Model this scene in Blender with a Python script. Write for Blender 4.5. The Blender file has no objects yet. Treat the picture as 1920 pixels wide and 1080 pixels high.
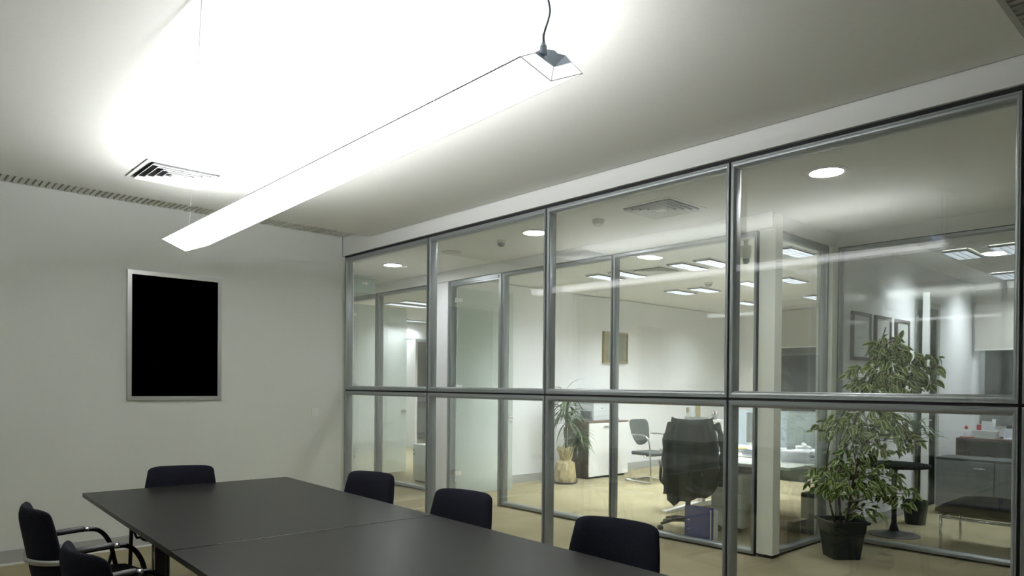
import bpy, bmesh, math, random
from mathutils import Vector, Matrix, noise
R = random.Random(7)
scn = bpy.context.scene
COL = scn.collection
PI = math.pi
rad = math.radians

# ------------------------------------------------------------------ camera
HC = 1.5036
yaw, pitch, roll = .7454, -.007, .0087
F = Vector((math.sin(yaw), math.cos(yaw), 0)); Rr = Vector((math.cos(yaw), -math.sin(yaw), 0)); Z = Vector((0, 0, 1))
F2 = F*math.cos(pitch) + Z*math.sin(pitch); U2 = Z*math.cos(pitch) - F*math.sin(pitch)
R3 = Rr*math.cos(roll) + U2*math.sin(roll); U3 = U2*math.cos(roll) - Rr*math.sin(roll)
cd = bpy.data.cameras.new('camera'); cam = bpy.data.objects.new('camera', cd); COL.objects.link(cam)
cam.matrix_world = Matrix(((R3.x, U3.x, -F2.x, 0), (R3.y, U3.y, -F2.y, 0), (R3.z, U3.z, -F2.z, HC), (0, 0, 0, 1)))
cd.sensor_width = 36; cd.lens = 1326.716/1920*36; cd.shift_y = 190.77/1920; cd.clip_start = .02
scn.camera = cam
# ------------------------------------------------------------------ world, exposure, light strengths
w = bpy.data.worlds.new('night'); scn.world = w; w.use_nodes = True
w.node_tree.nodes['Background'].inputs[0].default_value = (.02, .03, .05, 1)
w.node_tree.nodes['Background'].inputs[1].default_value = .3
scn.view_settings.view_transform = 'Standard'; scn.view_settings.look = 'None'
scn.view_settings.exposure = 1.4; scn.view_settings.gamma = 1; scn.view_settings.use_curve_mapping = False
scn.cycles.transparent_max_bounces = 40; scn.cycles.max_bounces = 10; scn.cycles.diffuse_bounces = 6
scn.cycles.glossy_bounces = 5; scn.cycles.sample_clamp_indirect = 6
E_UP, E_BODY, E_PANEL, E_DOWN, E_ROOMC = 35.0, 1.0, 62.0, 62.0, 26.0

# ------------------------------------------------------------------ materials
def mat(name, col, rough=.6, metal=0, spec=.5, noise_s=0, noise_a=0, bump=0, emit=None, es=1, col2=None, coord='Object', stretch=None, coat=0):
    m = bpy.data.materials.new(name); m.use_nodes = True; nt = m.node_tree; b = nt.nodes['Principled BSDF']
    b.inputs['Base Color'].default_value = (*col, 1); b.inputs['Roughness'].default_value = rough
    b.inputs['Metallic'].default_value = metal; b.inputs['Specular IOR Level'].default_value = spec
    b.inputs['Coat Weight'].default_value = coat
    if emit:
        b.inputs['Emission Color'].default_value = (*emit, 1); b.inputs['Emission Strength'].default_value = es
    if noise_s:
        tc = nt.nodes.new('ShaderNodeTexCoord'); n = nt.nodes.new('ShaderNodeTexNoise'); mp = nt.nodes.new('ShaderNodeMapping')
        if stretch: mp.inputs['Scale'].default_value = stretch
        nt.links.new(tc.outputs[coord], mp.inputs[0]); nt.links.new(mp.outputs[0], n.inputs['Vector'])
        n.inputs['Scale'].default_value = noise_s; n.inputs['Detail'].default_value = 6
        mx = nt.nodes.new('ShaderNodeMix'); mx.data_type = 'RGBA'
        c2 = col2 or tuple(c*(1-noise_a) for c in col)
        mx.inputs['A'].default_value = (*col, 1); mx.inputs['B'].default_value = (*c2, 1)
        rp = nt.nodes.new('ShaderNodeMapRange'); rp.inputs[1].default_value = .35; rp.inputs[2].default_value = .65
        nt.links.new(n.outputs['Fac'], rp.inputs[0]); nt.links.new(rp.outputs[0], mx.inputs['Factor'])
        nt.links.new(mx.outputs['Result'], b.inputs['Base Color'])
        if bump:
            bp = nt.nodes.new('ShaderNodeBump'); bp.inputs['Strength'].default_value = bump; bp.inputs['Distance'].default_value = .004
            nt.links.new(n.outputs['Fac'], bp.inputs['Height']); nt.links.new(bp.outputs[0], b.inputs['Normal'])
    return m

def glass_mat(name, tint, ior=1.5, frost=0.0, frost_col=(.8, .9, .86)):
    m = bpy.data.materials.new(name); m.use_nodes = True; nt = m.node_tree; nt.nodes.clear()
    out = nt.nodes.new('ShaderNodeOutputMaterial'); tr = nt.nodes.new('ShaderNodeBsdfTransparent'); gl = nt.nodes.new('ShaderNodeBsdfGlossy')
    tr.inputs[0].default_value = (*tint, 1); gl.inputs['Roughness'].default_value = 0.0; gl.inputs[0].default_value = (1, 1, 1, 1)
    geo = nt.nodes.new('ShaderNodeNewGeometry'); mr = nt.nodes.new('ShaderNodeMapRange')
    mr.inputs[3].default_value = ior; mr.inputs[4].default_value = 1/ior
    nt.links.new(geo.outputs['Backfacing'], mr.inputs[0])
    fr = nt.nodes.new('ShaderNodeFresnel'); nt.links.new(mr.outputs[0], fr.inputs[0])
    mx = nt.nodes.new('ShaderNodeMixShader'); nt.links.new(fr.outputs[0], mx.inputs[0])
    nt.links.new(tr.outputs[0], mx.inputs[1]); nt.links.new(gl.outputs[0], mx.inputs[2])
    last = mx
    if frost:
        df = nt.nodes.new('ShaderNodeBsdfDiffuse'); df.inputs[0].default_value = (*frost_col, 1)
        tl = nt.nodes.new('ShaderNodeBsdfTranslucent'); tl.inputs[0].default_value = (*frost_col, 1)
        m1 = nt.nodes.new('ShaderNodeMixShader'); m1.inputs[0].default_value = .5
        nt.links.new(df.outputs[0], m1.inputs[1]); nt.links.new(tl.outputs[0], m1.inputs[2])
        m2 = nt.nodes.new('ShaderNodeMixShader'); m2.inputs[0].default_value = frost
        nt.links.new(mx.outputs[0], m2.inputs[1]); nt.links.new(m1.outputs[0], m2.inputs[2]); last = m2
    nt.links.new(last.outputs[0], out.inputs[0])
    return m

def emit_mat(name, col, s, seed=None):
    m = bpy.data.materials.new(name); m.use_nodes = True; nt = m.node_tree; nt.nodes.clear()
    out = nt.nodes.new('ShaderNodeOutputMaterial'); e = nt.nodes.new('ShaderNodeEmission')
    e.inputs[0].default_value = (*col, 1); e.inputs[1].default_value = s
    nt.links.new(e.outputs[0], out.inputs[0]); return m

M = {}
M['wall'] = mat('wall_paint', (.74, .76, .725), .75, noise_s=60, noise_a=.02, bump=.03)
M['wallB'] = mat('office_wall_paint', (.83, .84, .86), .7, noise_s=60, noise_a=.02, bump=.03)
M['ceil'] = mat('ceiling_paint', (.72, .725, .68), .8, noise_s=40, noise_a=.02)
M['ceilB'] = mat('office_ceiling_paint', (.78, .785, .77), .8, noise_s=40, noise_a=.02)
M['slat'] = mat('perforated_ceiling_paint', (.66, .66, .60), .8)
M['slot'] = mat('slot_shade_tone', (.22, .22, .20), .95)  # darker backing paints the shade between the ceiling slats
M['fascia'] = mat('fascia_paint', (.74, .75, .73), .6)
M['cream'] = mat('cream_lacquer', (.86, .89, .80), .45)
M['alu'] = mat('anodised_aluminium', (.33, .36, .37), .34, metal=.5, spec=.6)
M['aluL'] = mat('bright_aluminium', (.62, .63, .62), .32, metal=.8)
M['gasket'] = mat('black_gasket_and_gap_shade', (.012, .012, .014), .7)  # rubber seals, and the black that paints shade in gap and vents
M['glass'] = glass_mat('clear_glass', (.983, .990, .987))
M['frost'] = glass_mat('frosted_green_glass', (.94, .97, .955), frost=.45, frost_col=(.76, .83, .80))
M['signglass'] = glass_mat('green_tinted_acrylic', (.86, .94, .91), frost=.4, frost_col=(.62, .72, .67))
M['carpet'] = mat('beige_carpet', (.355, .315, .205), .95, spec=.1, noise_s=2.2, col2=(.305, .268, .165), coord='Object')
M['base'] = mat('grey_baseboard', (.42, .43, .42), .5)
M['white'] = mat('white_lacquer', (.82, .83, .82), .4)
M['desk'] = mat('pale_desk_laminate', (.70, .74, .69), .4)
M['black'] = mat('black_plastic', (.018, .018, .02), .45)
M['pic'] = mat('black_picture_panel', (0, 0, 0), 1, spec=0)
M['chrome'] = mat('chrome', (.8, .8, .82), .08, metal=1)
M['fabric'] = mat('navy_black_fabric', (.013, .0135, .022), .95, spec=.15, noise_s=260, noise_a=.45, bump=.25)
M['seatfab'] = mat('black_seat_fabric', (.008, .008, .010), .95, spec=.1, noise_s=260, noise_a=.4)
M['table'] = mat('black_stained_table_veneer', (.016, .0155, .015), .36, spec=.28, noise_s=7, noise_a=.25, bump=.03, stretch=(12, 1, 1))
M['tubeB'] = mat('black_chrome_tube', (.03, .03, .035), .12, metal=.9)
M['grip'] = mat('matt_black_arm_pad', (.05, .05, .055), .42)
M['greyfab'] = mat('charcoal_mesh_fabric', (.075, .085, .085), .9, noise_s=200, noise_a=.3)
M['jacket'] = mat('grey_wool_jacket', (.055, .062, .06), .95, spec=.1, noise_s=30, noise_a=.3, bump=.2)
M['lining'] = mat('pale_jacket_lining', (.35, .34, .32), .8)
M['walnut'] = mat('dark_walnut_laminate', (.10, .075, .06), .45, noise_s=4, noise_a=.35, stretch=(1, 8, 1))
M['walnut2'] = mat('walnut_edge', (.20, .14, .105), .45)
M['redwood'] = mat('reddish_wood_veneer', (.12, .065, .052), .4, noise_s=8, noise_a=.3)
M['blue'] = mat('navy_blue_binder_card', (.03, .045, .26), .45)
M['yellow'] = mat('yellow_folder_card', (.75, .60, .03), .6)
M['red'] = mat('red_plastic', (.45, .02, .03), .4)
M['paper'] = mat('white_paper', (.80, .82, .86), .8)
M['kraft'] = mat('kraft_paper_wrap', (.55, .46, .24), .75, noise_s=12, noise_a=.3, bump=.6)
M['cardb'] = mat('brown_cardboard', (.33, .24, .14), .8, noise_s=10, noise_a=.12)
M['screen'] = mat('blue_grey_divider_fabric', (.36, .41, .45), .8)
M['screenG'] = mat('grey_green_divider_fabric', (.23, .27, .26), .8)
M['pot'] = mat('dark_green_plastic_pot', (.004, .014, .015), .45, noise_s=20, noise_a=.2)
M['soil'] = mat('potting_soil', (.03, .02, .013), 1, noise_s=60, noise_a=.6, bump=1)
M['bark'] = mat('brown_bark', (.09, .065, .045), .9, noise_s=40, noise_a=.4, bump=.5)
M['stem'] = mat('green_stem', (.12, .17, .05), .7)
M['gold'] = mat('brass_frame', (.36, .29, .14), .4, metal=.4)
M['olive'] = mat('olive_picture_canvas', (.26, .26, .19), .8, noise_s=4, noise_a=.35)
M['darkwood'] = mat('dark_wood_frame', (.05, .04, .038), .5)
M['print'] = mat('pale_print', (.60, .63, .60), .5, noise_s=5, noise_a=.12)
M['blind'] = mat('grey_roller_blind', (.50, .49, .44), .9, noise_s=300, noise_a=.04)
M['night'] = mat('dark_window_glass', (.02, .026, .03), .03, spec=.8)
M['doorgrey'] = mat('grey_green_door_frame', (.42, .47, .43), .5)
M['dark'] = mat('dark_brown_grey_wall_paint', (.14, .13, .12), .8)  # dark tone paints the far room's lack of light into its surfaces
M['copier'] = mat('pale_grey_copier_plastic', (.66, .70, .73), .4)
M['copierD'] = mat('dark_grey_copier_plastic', (.13, .14, .15), .5)
M['lampgrey'] = mat('blue_grey_lamp_cap', (.34, .41, .52), .45)
M['lamprim'] = mat('grey_lamp_rim', (.42, .44, .48), .4)
M['cable'] = mat('blue_grey_cable', (.09, .115, .15), .5)
M['wire'] = mat('steel_wire', (.25, .25, .27), .4, metal=.3)
M['diff'] = emit_mat('lit_lamp_diffuser', (.985, .99, 1.0), E_BODY)
M['endp'] = emit_mat('lit_lamp_end_plate', (.985, .99, 1.0), .40)
M['up'] = emit_mat('lit_lamp_uplight', (.985, .99, 1.0), E_UP)
M['panel'] = emit_mat('lit_fluorescent_tubes', (.96, .98, 1.0), E_PANEL)
M['panelC'] = emit_mat('lit_fluorescent_tubes_right_office', (.92, .97, 1.0), E_ROOMC)
M['down'] = emit_mat('lit_downlight', (.97, .97, 1.0), E_DOWN)
M['louvre'] = mat('parabolic_louvre_dark_alloy', (.035, .037, .04), .5, spec=.2)
M['lumframe'] = mat('white_luminaire_frame', (.7, .7, .68), .5)
M['lampside'] = mat('white_lamp_side', (.78, .79, .80), .5)
M['grey'] = mat('mid_grey_plastic', (.20, .21, .21), .5)
M['sensor'] = mat('sensor_white', (.62, .62, .58), .5)
M['skyleaf'] = mat('violet_grey_tray', (.2, .22, .3), .5)

def leaf_mat(name, c_mid, c_edge):
    m = bpy.data.materials.new(name); m.use_nodes = True; nt = m.node_tree; b = nt.nodes['Principled BSDF']
    uv = nt.nodes.new('ShaderNodeAttribute'); uv.attribute_name = 'edge'
    ns = nt.nodes.new('ShaderNodeTexNoise'); ns.inputs['Scale'].default_value = 25
    tc = nt.nodes.new('ShaderNodeTexCoord'); nt.links.new(tc.outputs['Object'], ns.inputs['Vector'])
    ad = nt.nodes.new('ShaderNodeMath'); ad.operation = 'MULTIPLY_ADD'
    nt.links.new(ns.outputs['Fac'], ad.inputs[0]); ad.inputs[1].default_value = .7
    nt.links.new(uv.outputs['Fac'], ad.inputs[2])
    mr = nt.nodes.new('ShaderNodeMapRange'); mr.inputs[1].default_value = .75; mr.inputs[2].default_value = 1.05
    nt.links.new(ad.outputs[0], mr.inputs[0])
    mx = nt.nodes.new('ShaderNodeMix'); mx.data_type = 'RGBA'; mx.inputs['A'].default_value = (*c_mid, 1); mx.inputs['B'].default_value = (*c_edge, 1)
    nt.links.new(mr.outputs[0], mx.inputs['Factor']); nt.links.new(mx.outputs['Result'], b.inputs['Base Color'])
    b.inputs['Roughness'].default_value = .42
    return m
M['leaf'] = leaf_mat('variegated_leaf', (.052, .115, .020), (.42, .50, .16))
M['leafd'] = leaf_mat('dark_strap_leaf', (.07, .12, .05), (.16, .22, .10))

# ------------------------------------------------------------------ helpers
def link(name, verts, faces, m, parent=None, smooth=False, loc=None):
    me = bpy.data.meshes.new(name); me.from_pydata([tuple(v) for v in verts], [], faces); me.update()
    bm = bmesh.new(); bm.from_mesh(me); bmesh.ops.recalc_face_normals(bm, faces=bm.faces); bm.to_mesh(me); bm.free()
    if m: me.materials.append(m)
    if smooth:
        for p in me.polygons: p.use_smooth = True
    o = bpy.data.objects.new(name, me); COL.objects.link(o)
    if parent: o.parent = parent
    if loc: o.location = loc
    return o
BF = [(0, 1, 3, 2), (4, 6, 7, 5), (0, 4, 5, 1), (2, 3, 7, 6), (0, 2, 6, 4), (1, 5, 7, 3)]
def boxdata(x0, x1, y0, y1, z0, z1):
    return [(x, y, z) for x in (x0, x1) for y in (y0, y1) for z in (z0, z1)], BF
def boxes(name, L, m, parent=None):
    V, Fc = [], []
    for b in L:
        v, f = boxdata(*b); n = len(V); V += v; Fc += [tuple(i+n for i in q) for q in f]
    return link(name, V, Fc, m, parent)
def box(name, x0, x1, y0, y1, z0, z1, m, parent=None, bev=0, seg=2):
    o = boxes(name, [(x0, x1, y0, y1, z0, z1)], m, parent)
    if bev:
        bm = bmesh.new(); bm.from_mesh(o.data)
        bmesh.ops.bevel(bm, geom=bm.edges[:], offset=bev, segments=seg, affect='EDGES', profile=.5)
        bm.to_mesh(o.data); bm.free()
        for p in o.data.polygons: p.use_smooth = True
        try: o.data.set_sharp_from_angle(angle=rad(40))
        except Exception: pass
    return o
def spline(pts, n=6):
    P = [Vector(p) for p in pts]; out = []
    for i in range(len(P)-1):
        p0 = P[max(i-1, 0)]; p1 = P[i]; p2 = P[i+1]; p3 = P[min(i+2, len(P)-1)]
        for k in range(n):
            t = k/n
            out.append(.5*((2*p1)+(-p0+p2)*t+(2*p0-5*p1+4*p2-p3)*t*t+(-p0+3*p1-3*p2+p3)*t**3))
    out.append(P[-1]); return out
def tubedata(pts, r, sides=8, flat=1.0):
    P = [Vector(p) for p in pts]; V, Fc = [], []; up = Vector((.3, .2, .93)).normalized(); prev = None
    for i, p in enumerate(P):
        t = (P[min(i+1, len(P)-1)]-P[max(i-1, 0)]).normalized()
        if prev is None:
            a = t.cross(up); a = a.normalized() if a.length > .05 else t.cross(Vector((1, 0, 0))).normalized()
        else:
            a = (prev - t*prev.dot(t)).normalized()
        prev = a; b = t.cross(a)
        rr = r[i] if isinstance(r, (list, tuple)) else r
        for k in range(sides):
            an = 2*PI*k/sides; V.append(p + a*(math.cos(an)*rr) + b*(math.sin(an)*rr*flat))
    for i in range(len(P)-1):
        for k in range(sides):
            k2 = (k+1) % sides; Fc.append((i*sides+k, i*sides+k2, (i+1)*sides+k2, (i+1)*sides+k))
    Fc.append(tuple(range(sides))[::-1]); Fc.append(tuple((len(P)-1)*sides+k for k in range(sides)))
    return V, Fc
def tube(name, pts, r, m, parent=None, sides=8, flat=1.0):
    v, f = tubedata(pts, r, sides, flat); return link(name, v, f, m, parent, True)
def tubes(name, L, m, parent=None, sides=8):
    V, Fc = [], []
    for pts, r in L:
        v, f = tubedata(pts, r, sides); n = len(V); V += v; Fc += [tuple(i+n for i in q) for q in f]
    return link(name, V, Fc, m, parent, True)
def lathe(name, prof, m, parent=None, n=32, c=(0, 0, 0), smooth=True, sx=1, sy=1):
    V, Fc = [], []
    for r, z in prof:
        for k in range(n):
            a = 2*PI*k/n; V.append((c[0]+math.cos(a)*r*sx, c[1]+math.sin(a)*r*sy, c[2]+z))
    for i in range(len(prof)-1):
        for k in range(n):
            k2 = (k+1) % n; Fc.append((i*n+k, i*n+k2, (i+1)*n+k2, (i+1)*n+k))
    Fc.append(tuple(range(n))); Fc.append(tuple((len(prof)-1)*n+k for k in range(n)))
    o = link(name, V, Fc, m, parent, smooth)
    if smooth:
        try: o.data.set_sharp_from_angle(angle=rad(35))
        except Exception: pass
    return o
def prism(name, poly, y0, y1, m, parent=None, axis='y'):
    n = len(poly)
    f = {'y': lambda a, b, d: (a, d, b), 'x': lambda a, b, d: (d, a, b), 'z': lambda a, b, d: (a, b, d)}[axis]
    V = [f(a, b, y0) for a, b in poly] + [f(a, b, y1) for a, b in poly]
    Fc = [tuple(range(n)), tuple(range(2*n-1, n-1, -1))] + [(i, (i+1) % n, n+(i+1) % n, n+i) for i in range(n)]
    return link(name, V, Fc, m, parent)
def empty(name, loc=(0, 0, 0), rz=0):
    o = bpy.data.objects.new(name, None); COL.objects.link(o); o.location = loc; o.rotation_euler = (0, 0, rz); o.empty_display_size = .1; return o
def thing(name, label, cat, loc=(0, 0, 0), rz=0, group=None):
    return tag(empty(name, loc, rz), label, cat, group)
def tag(o, label, cat, group=None):
    o['label'] = label; o['category'] = cat
    if group: o['group'] = group
    return o
def struct(o, label=None, cat=None):
    o['kind'] = 'structure'
    if label: o['label'] = label
    o['category'] = cat or o.name.split('.')[0].split('_')[0]
    return o
def dup(root, loc, rz, label=None, group=None):
    r = root.copy(); COL.objects.link(r); r.location = loc; r.rotation_euler = (0, 0, rz)
    if label: r['label'] = label
    if group: r['group'] = group
    for ch in list(root.children):
        c = ch.copy(); COL.objects.link(c); c.parent = r
        for g in list(ch.children):
            d = g.copy(); COL.objects.link(d); d.parent = c
    return r

# ------------------------------------------------------------------ structure
RAFT, UPZ, TOPZ, RAIL, XP, YW = 3.0303, 3.1094, 2.885, 1.428, 3.9228, 7.0
CZ = 3.02
struct(box('floor', -.9, 14, -2, 21, -.1, 0, M['carpet']), 'beige carpet floor running through all the rooms', 'floor')
# meeting room walls
struct(box('wall_far', -.8, XP-.02, YW, YW+.12, 0, 3.3, M['wall']), 'pale grey far wall of the meeting room with the black picture', 'wall')
struct(box('wall_far', XP-.02, XP+.09, YW-.012, YW+.12, 0, TOPZ+.005, M['cream']), 'cream wall end beside the first glass pane', 'wall')
struct(box('wall_left', -.82, -.7, -.72, YW+.12, 0, 3.3, M['wall']), 'pale grey wall on the left of the meeting room', 'wall')
struct(box('wall_near', -.82, 7.2, -.72, -.6, 0, 3.3, M['wall']), 'pale wall behind the viewer', 'wall')
# ceiling raft with the lower plane, upper slotted plane at both ends
struct(box('ceiling', -.7, XP-.028, .77, 6.42, RAFT, RAFT+.05, M['ceil']), 'smooth pale ceiling panel over the conference table', 'ceiling')
cu = struct(box('ceiling', -.82, XP+.13, -.72, YW+.12, UPZ+.02, UPZ+.08, M['slot']), 'higher slotted ceiling band along the room edge', 'ceiling')
L = []
x = -.7
while x < XP:
    L.append((x, x+.030, 6.38, YW, UPZ, UPZ+.019)); x += .046
s = boxes('ceiling_slat', L, M['slat'], cu); s['kind'] = 'stuff'
L = []
y = -.58
while y < .80:
    for x0 in [i*.052-.7 for i in range(89)]:
        L.append((x0, x0+.030, y, y+.19, UPZ, UPZ+.019))
    L.append((-.7, XP, y+.19, y+.25, UPZ, UPZ+.019))
    y += .25
s = boxes('ceiling_slat', L, M['slat'], cu); s['kind'] = 'stuff'
struct(box('trim_1', XP-.012, XP+.12, .0-.6, YW, TOPZ+.018, UPZ+.03, M['fascia']), 'white bulkhead above the glass wall', 'trim')
struct(box('trim_2', XP+.012, XP+.08, -.6, YW, TOPZ-.002, TOPZ+.02, M['gasket']), 'dark shadow gap above the glass wall', 'trim')
struct(box('baseboard_far', -.7, XP-.02, YW-.014, YW, .018, .120, M['base']), 'grey baseboard under the picture wall', 'baseboard')
struct(box('trim_3', -.7, XP-.02, YW-.018, YW, 0, .018, M['white']), 'thin white strip under the grey baseboard', 'trim')
struct(box('baseboard_left', -.7, -.686, -.6, YW, 0, .11, M['base']), 'grey baseboard on the left wall', 'baseboard')
# corridor
struct(box('ceiling', XP+.12, 7.1, -.72, 16.2, CZ, CZ+.1, M['ceilB']), 'smooth pale corridor ceiling', 'ceiling')
struct(box('trim_4', 5.80, 5.95, 2.985, 12.5, TOPZ, CZ+.01, M['fascia']), 'pale bulkhead above the inner office glass', 'trim')
struct(box('trim_5', 5.95, 7.1, 2.985, 3.12, TOPZ, CZ+.01, M['fascia']), 'pale bulkhead above the return glass', 'trim')
struct(box('trim_6', 7.1, 7.22, -.72, 3.12, TOPZ, CZ+.01, M['fascia']), 'pale bulkhead above the right office glass', 'trim')
struct(box('wall_corridor', XP, XP+.13, YW, 12.5, 0, 3.3, M['wallB']), 'pale corridor wall beyond the meeting room', 'wall')
struct(box('wall_corridor', XP, 6.0, 12.4, 12.5, 0, 3.1, M['wallB']), 'pale end wall of the corridor', 'wall')
# corner column with two flat faces
cw = struct(box('trim_7', 5.856, 5.985, 2.98, 3.13, .03, CZ, M['cream']), 'cream square corner post of the inner glass partition', 'trim')
struct(box('trim_8', 5.87, 6.0, 2.99, 3.12, 0, .03, M['gasket']), 'black foot of the cream corner post', 'trim')
struct(box('trim_9', 6.985, 7.11, 2.965, 3.12, .0, TOPZ, M['cream']), 'slim cream post where two glass walls meet', 'trim')

# glass partition bays: mitred aluminium frame members and two panes
T = .09
KJ = .62
def prof():
    q = [(0, .004), (.002, 0), (.012, 0), (.0125, .003), (.0150, .003), (.0155, 0), (.020, .0)]
    for k in range(1, 7):
        a = k/6*PI/2; q.append((.020+.020*math.sin(a), .020-.020*math.cos(a)))
    q += [(.042, .026)]
    return q + [(i, T-d) for i, d in reversed(q)]
PROF = prof()
NW = [0]
def bay(loc, rz, W, z0, z1, label, kind='window', panes=True):
    NW[0] += 1
    e = struct(empty(f'window_{NW[0]}', loc, rz), label, 'window')
    g = .007
    a0, a1, b0, b1 = g, W-g, z0+g, z1-g
    def piece(nm, side):
        V = []; n = len(PROF)
        for end in (0, 1):
            for i, d in PROF:
                if side == 'bottom': V.append(((a0+i*KJ) if end == 0 else (a1-i*KJ), d, b0+i))
                if side == 'top': V.append(((a0+i*KJ) if end == 0 else (a1-i*KJ), d, b1-i))
                if side == 'left': V.append((a0+i*KJ, d, (b0+i) if end == 0 else (b1-i)))
                if side == 'right': V.append((a1-i*KJ, d, (b0+i) if end == 0 else (b1-i)))
        Fc = [tuple(range(n)), tuple(range(2*n-1, n-1, -1))] + [(k, (k+1) % n, n+(k+1) % n, n+k) for k in range(n)]
        o = link(nm, V, Fc, M['alu'], e, True)
        try: o.data.set_sharp_from_angle(angle=rad(32))
        except Exception: pass
    piece('frame_rail', 'bottom'); piece('frame_rail', 'top'); piece('frame_jamb', 'left'); piece('frame_jamb', 'right')
    for d in (.021, T-.010):
        box('pane', a0+.022, a1-.022, d, d+.006, b0+.036, b1-.036, M['glass'], e)
    boxes('gasket', [(0, g, .012, T-.012, z0, z1), (W-g, W, .012, T-.012, z0, z1), (0, W, .012, T-.012, z0, z0+g), (0, W, .012, T-.012, z1-g, z1)], M['gasket'], e)
    return e
names = ['leftmost', 'second from the left', 'third from the left', 'fourth from the left, in front of the potted ficus', 'rightmost, only its edge in view']
ys = [6.975, 5.424, 3.875, 2.296, .806, -.6]
for i in range(5):
    W = ys[i]-ys[i+1]
    bay((XP, ys[i], 0), -PI/2, W, .01, RAIL, f'lower pane of the meeting room glass wall, {names[i]}')
    bay((XP, ys[i], 0), -PI/2, W, RAIL, TOPZ, f'upper pane of the meeting room glass wall, {names[i]}')
# inner office partition along the corridor
bay((5.83, 4.77, 0), -PI/2, 1.63, .01, TOPZ, 'tall corridor pane in front of the grey jacket chair')
bay((5.83, 6.50, 0), -PI/2, 1.73, .01, TOPZ, 'tall corridor pane in front of the walnut cabinet')
bay((6.0, 3.0, 0), 0, .985, .01, TOPZ, 'narrow return pane beside the cream post')
bay((7.1, 2.965, 0), -PI/2, 1.60, .01, TOPZ, 'tall pane of the right office behind the ficus')
bay((7.1, 1.365, 0), -PI/2, 1.60, .01, TOPZ, 'tall pane of the right office hidden past the frame edge')
bay((5.83, 9.36, 0), -PI/2, 1.46, .01, TOPZ, 'corridor pane in front of the far office')
bay((5.83, 12.4, 0), -PI/2, 1.9, .01, TOPZ, 'corridor pane at the corridor end')

# door frames in corridor partition (open frameless frosted leaves)
def doorframe(n, y0, y1, label):
    e = struct(empty(f'door_{n}', (5.83, y1, 0), -PI/2), label, 'door')
    W = y1-y0
    for a in (0, W-.07):
        o = boxes('frame_jamb', [(a, a+.07, 0, T, 0, TOPZ), (a+.02, a+.05, -.012, T+.012, 0, TOPZ), (a+.005, a+.018, -.006, T+.006, 0, TOPZ)], M['alu'], e)
    boxes('frame_rail', [(.07, W-.07, 0, T, TOPZ-.07, TOPZ), (.07, W-.07, -.012, T+.012, TOPZ-.05, TOPZ-.02)], M['alu'], e)
    return e
def leaf(parent, hinge, ang, wd, top):
    lf = empty('door_leaf', hinge, ang); lf.parent = parent
    box('glass_panel', 0, wd, -.005, .005, .012, top, M['frost'], lf)
    for z in (.31, 1.47, 2.63):
        boxes('hinge', [(0.0, .075, -.014, .014, z-.025, z+.025), (-.03, 0, -.02, .02, z-.03, z+.03)], M['aluL'], lf)
    V, Fc = boxdata(wd-.085, wd-.012, -.02, .02, .985, 1.065)
    n = len(V)
    v2, f2 = tubedata([(wd-.045, -.02, 1.03), (wd-.045, -.06, 1.03), (wd-.06, -.068, 1.03), (wd-.15, -.068, 1.03)], .011, 8)
    link('handle', V+v2, Fc+[tuple(i+n for i in q) for q in f2], M['chrome'], lf)
    return lf
d1 = doorframe(1, 6.50, 7.60, 'open frosted glass door in grey frame left of the dracaena')
leaf(d1, (.13, .06, 0), rad(89), 1.00, 2.80)
d2 = doorframe(2, 9.36, 10.36, 'open frosted glass door farthest along the corridor')
leaf(d2, (.13, .06, 0), rad(86), 1.02, 2.80)
struct(box('wall_office', 5.83, 13.5, 7.93, 8.05, 0, CZ, M['wallB']), 'white back wall of the inner office with brass framed picture', 'wall')
struct(box('wall_office', 5.83, 5.96, 7.605, 7.93, 0, TOPZ, M['wallB']), 'white wall strip beside the frosted door', 'wall')
struct(box('baseboard_office', 5.96, 13.4, 7.915, 7.93, .0, .12, M['base']), 'grey baseboard of the inner office', 'baseboard')
struct(box('ceiling', 5.95, 13.5, 3.1, 8.05, CZ+.01, CZ+.1, M['ceilB']), 'smooth pale ceiling of the inner office', 'ceiling')
struct(box('wall_exterior', 13.4, 13.55, 3.03, 8.05, 0, CZ+.1, M['wallB']), 'outer wall of the inner office with blinds', 'wall')
struct(box('wall_divider', 7.11, 13.5, 3.03, 3.13, 0, CZ+.05, M['wallB']), 'white wall with three dark framed pictures', 'wall')
struct(box('wall_right', 11.9, 12.0, -2, 3.03, 0, CZ+.05, M['wallB']), 'end wall of the right office with the roller blind', 'wall')
struct(box('wall_right', 7.1, 12, -2, -1.9, 0, CZ+.05, M['wallB']), 'far side wall of the right office, out of view', 'wall')
struct(box('baseboard_right', 7.25, 9.5, 3.016, 3.03, 0, .1, M['base']), 'grey baseboard under the three dark frames', 'baseboard')
# right office ceiling: flat border along the wall, ribbed field beyond
struct(box('ceiling', 7.2, 12, 2.62, 3.1, CZ, CZ+.08, M['ceilB']), 'smooth ceiling border of the right office', 'ceiling')
cr = struct(box('ceiling', 7.2, 12, -2, 2.62, CZ+.02, CZ+.08, M['slot']), 'ribbed ceiling of the right office', 'ceiling')
L = [(7.22+i*.05, 7.22+i*.05+.034, -1.9, 2.62, CZ+.002, CZ+.021) for i in range(93)]
s = boxes('ceiling_slat', L, M['slat'], cr); s['kind'] = 'stuff'

# ------------------------------------------------------------------ pendant lamp
lamp = thing('pendant_lamp', 'long lit white linear pendant lamp hanging over the conference table', 'lamp', (1.85, 3.8, 0))
ox, oy = 1.85, 3.8
def q(x, y, z): return (x-ox, y-oy, z)
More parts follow.
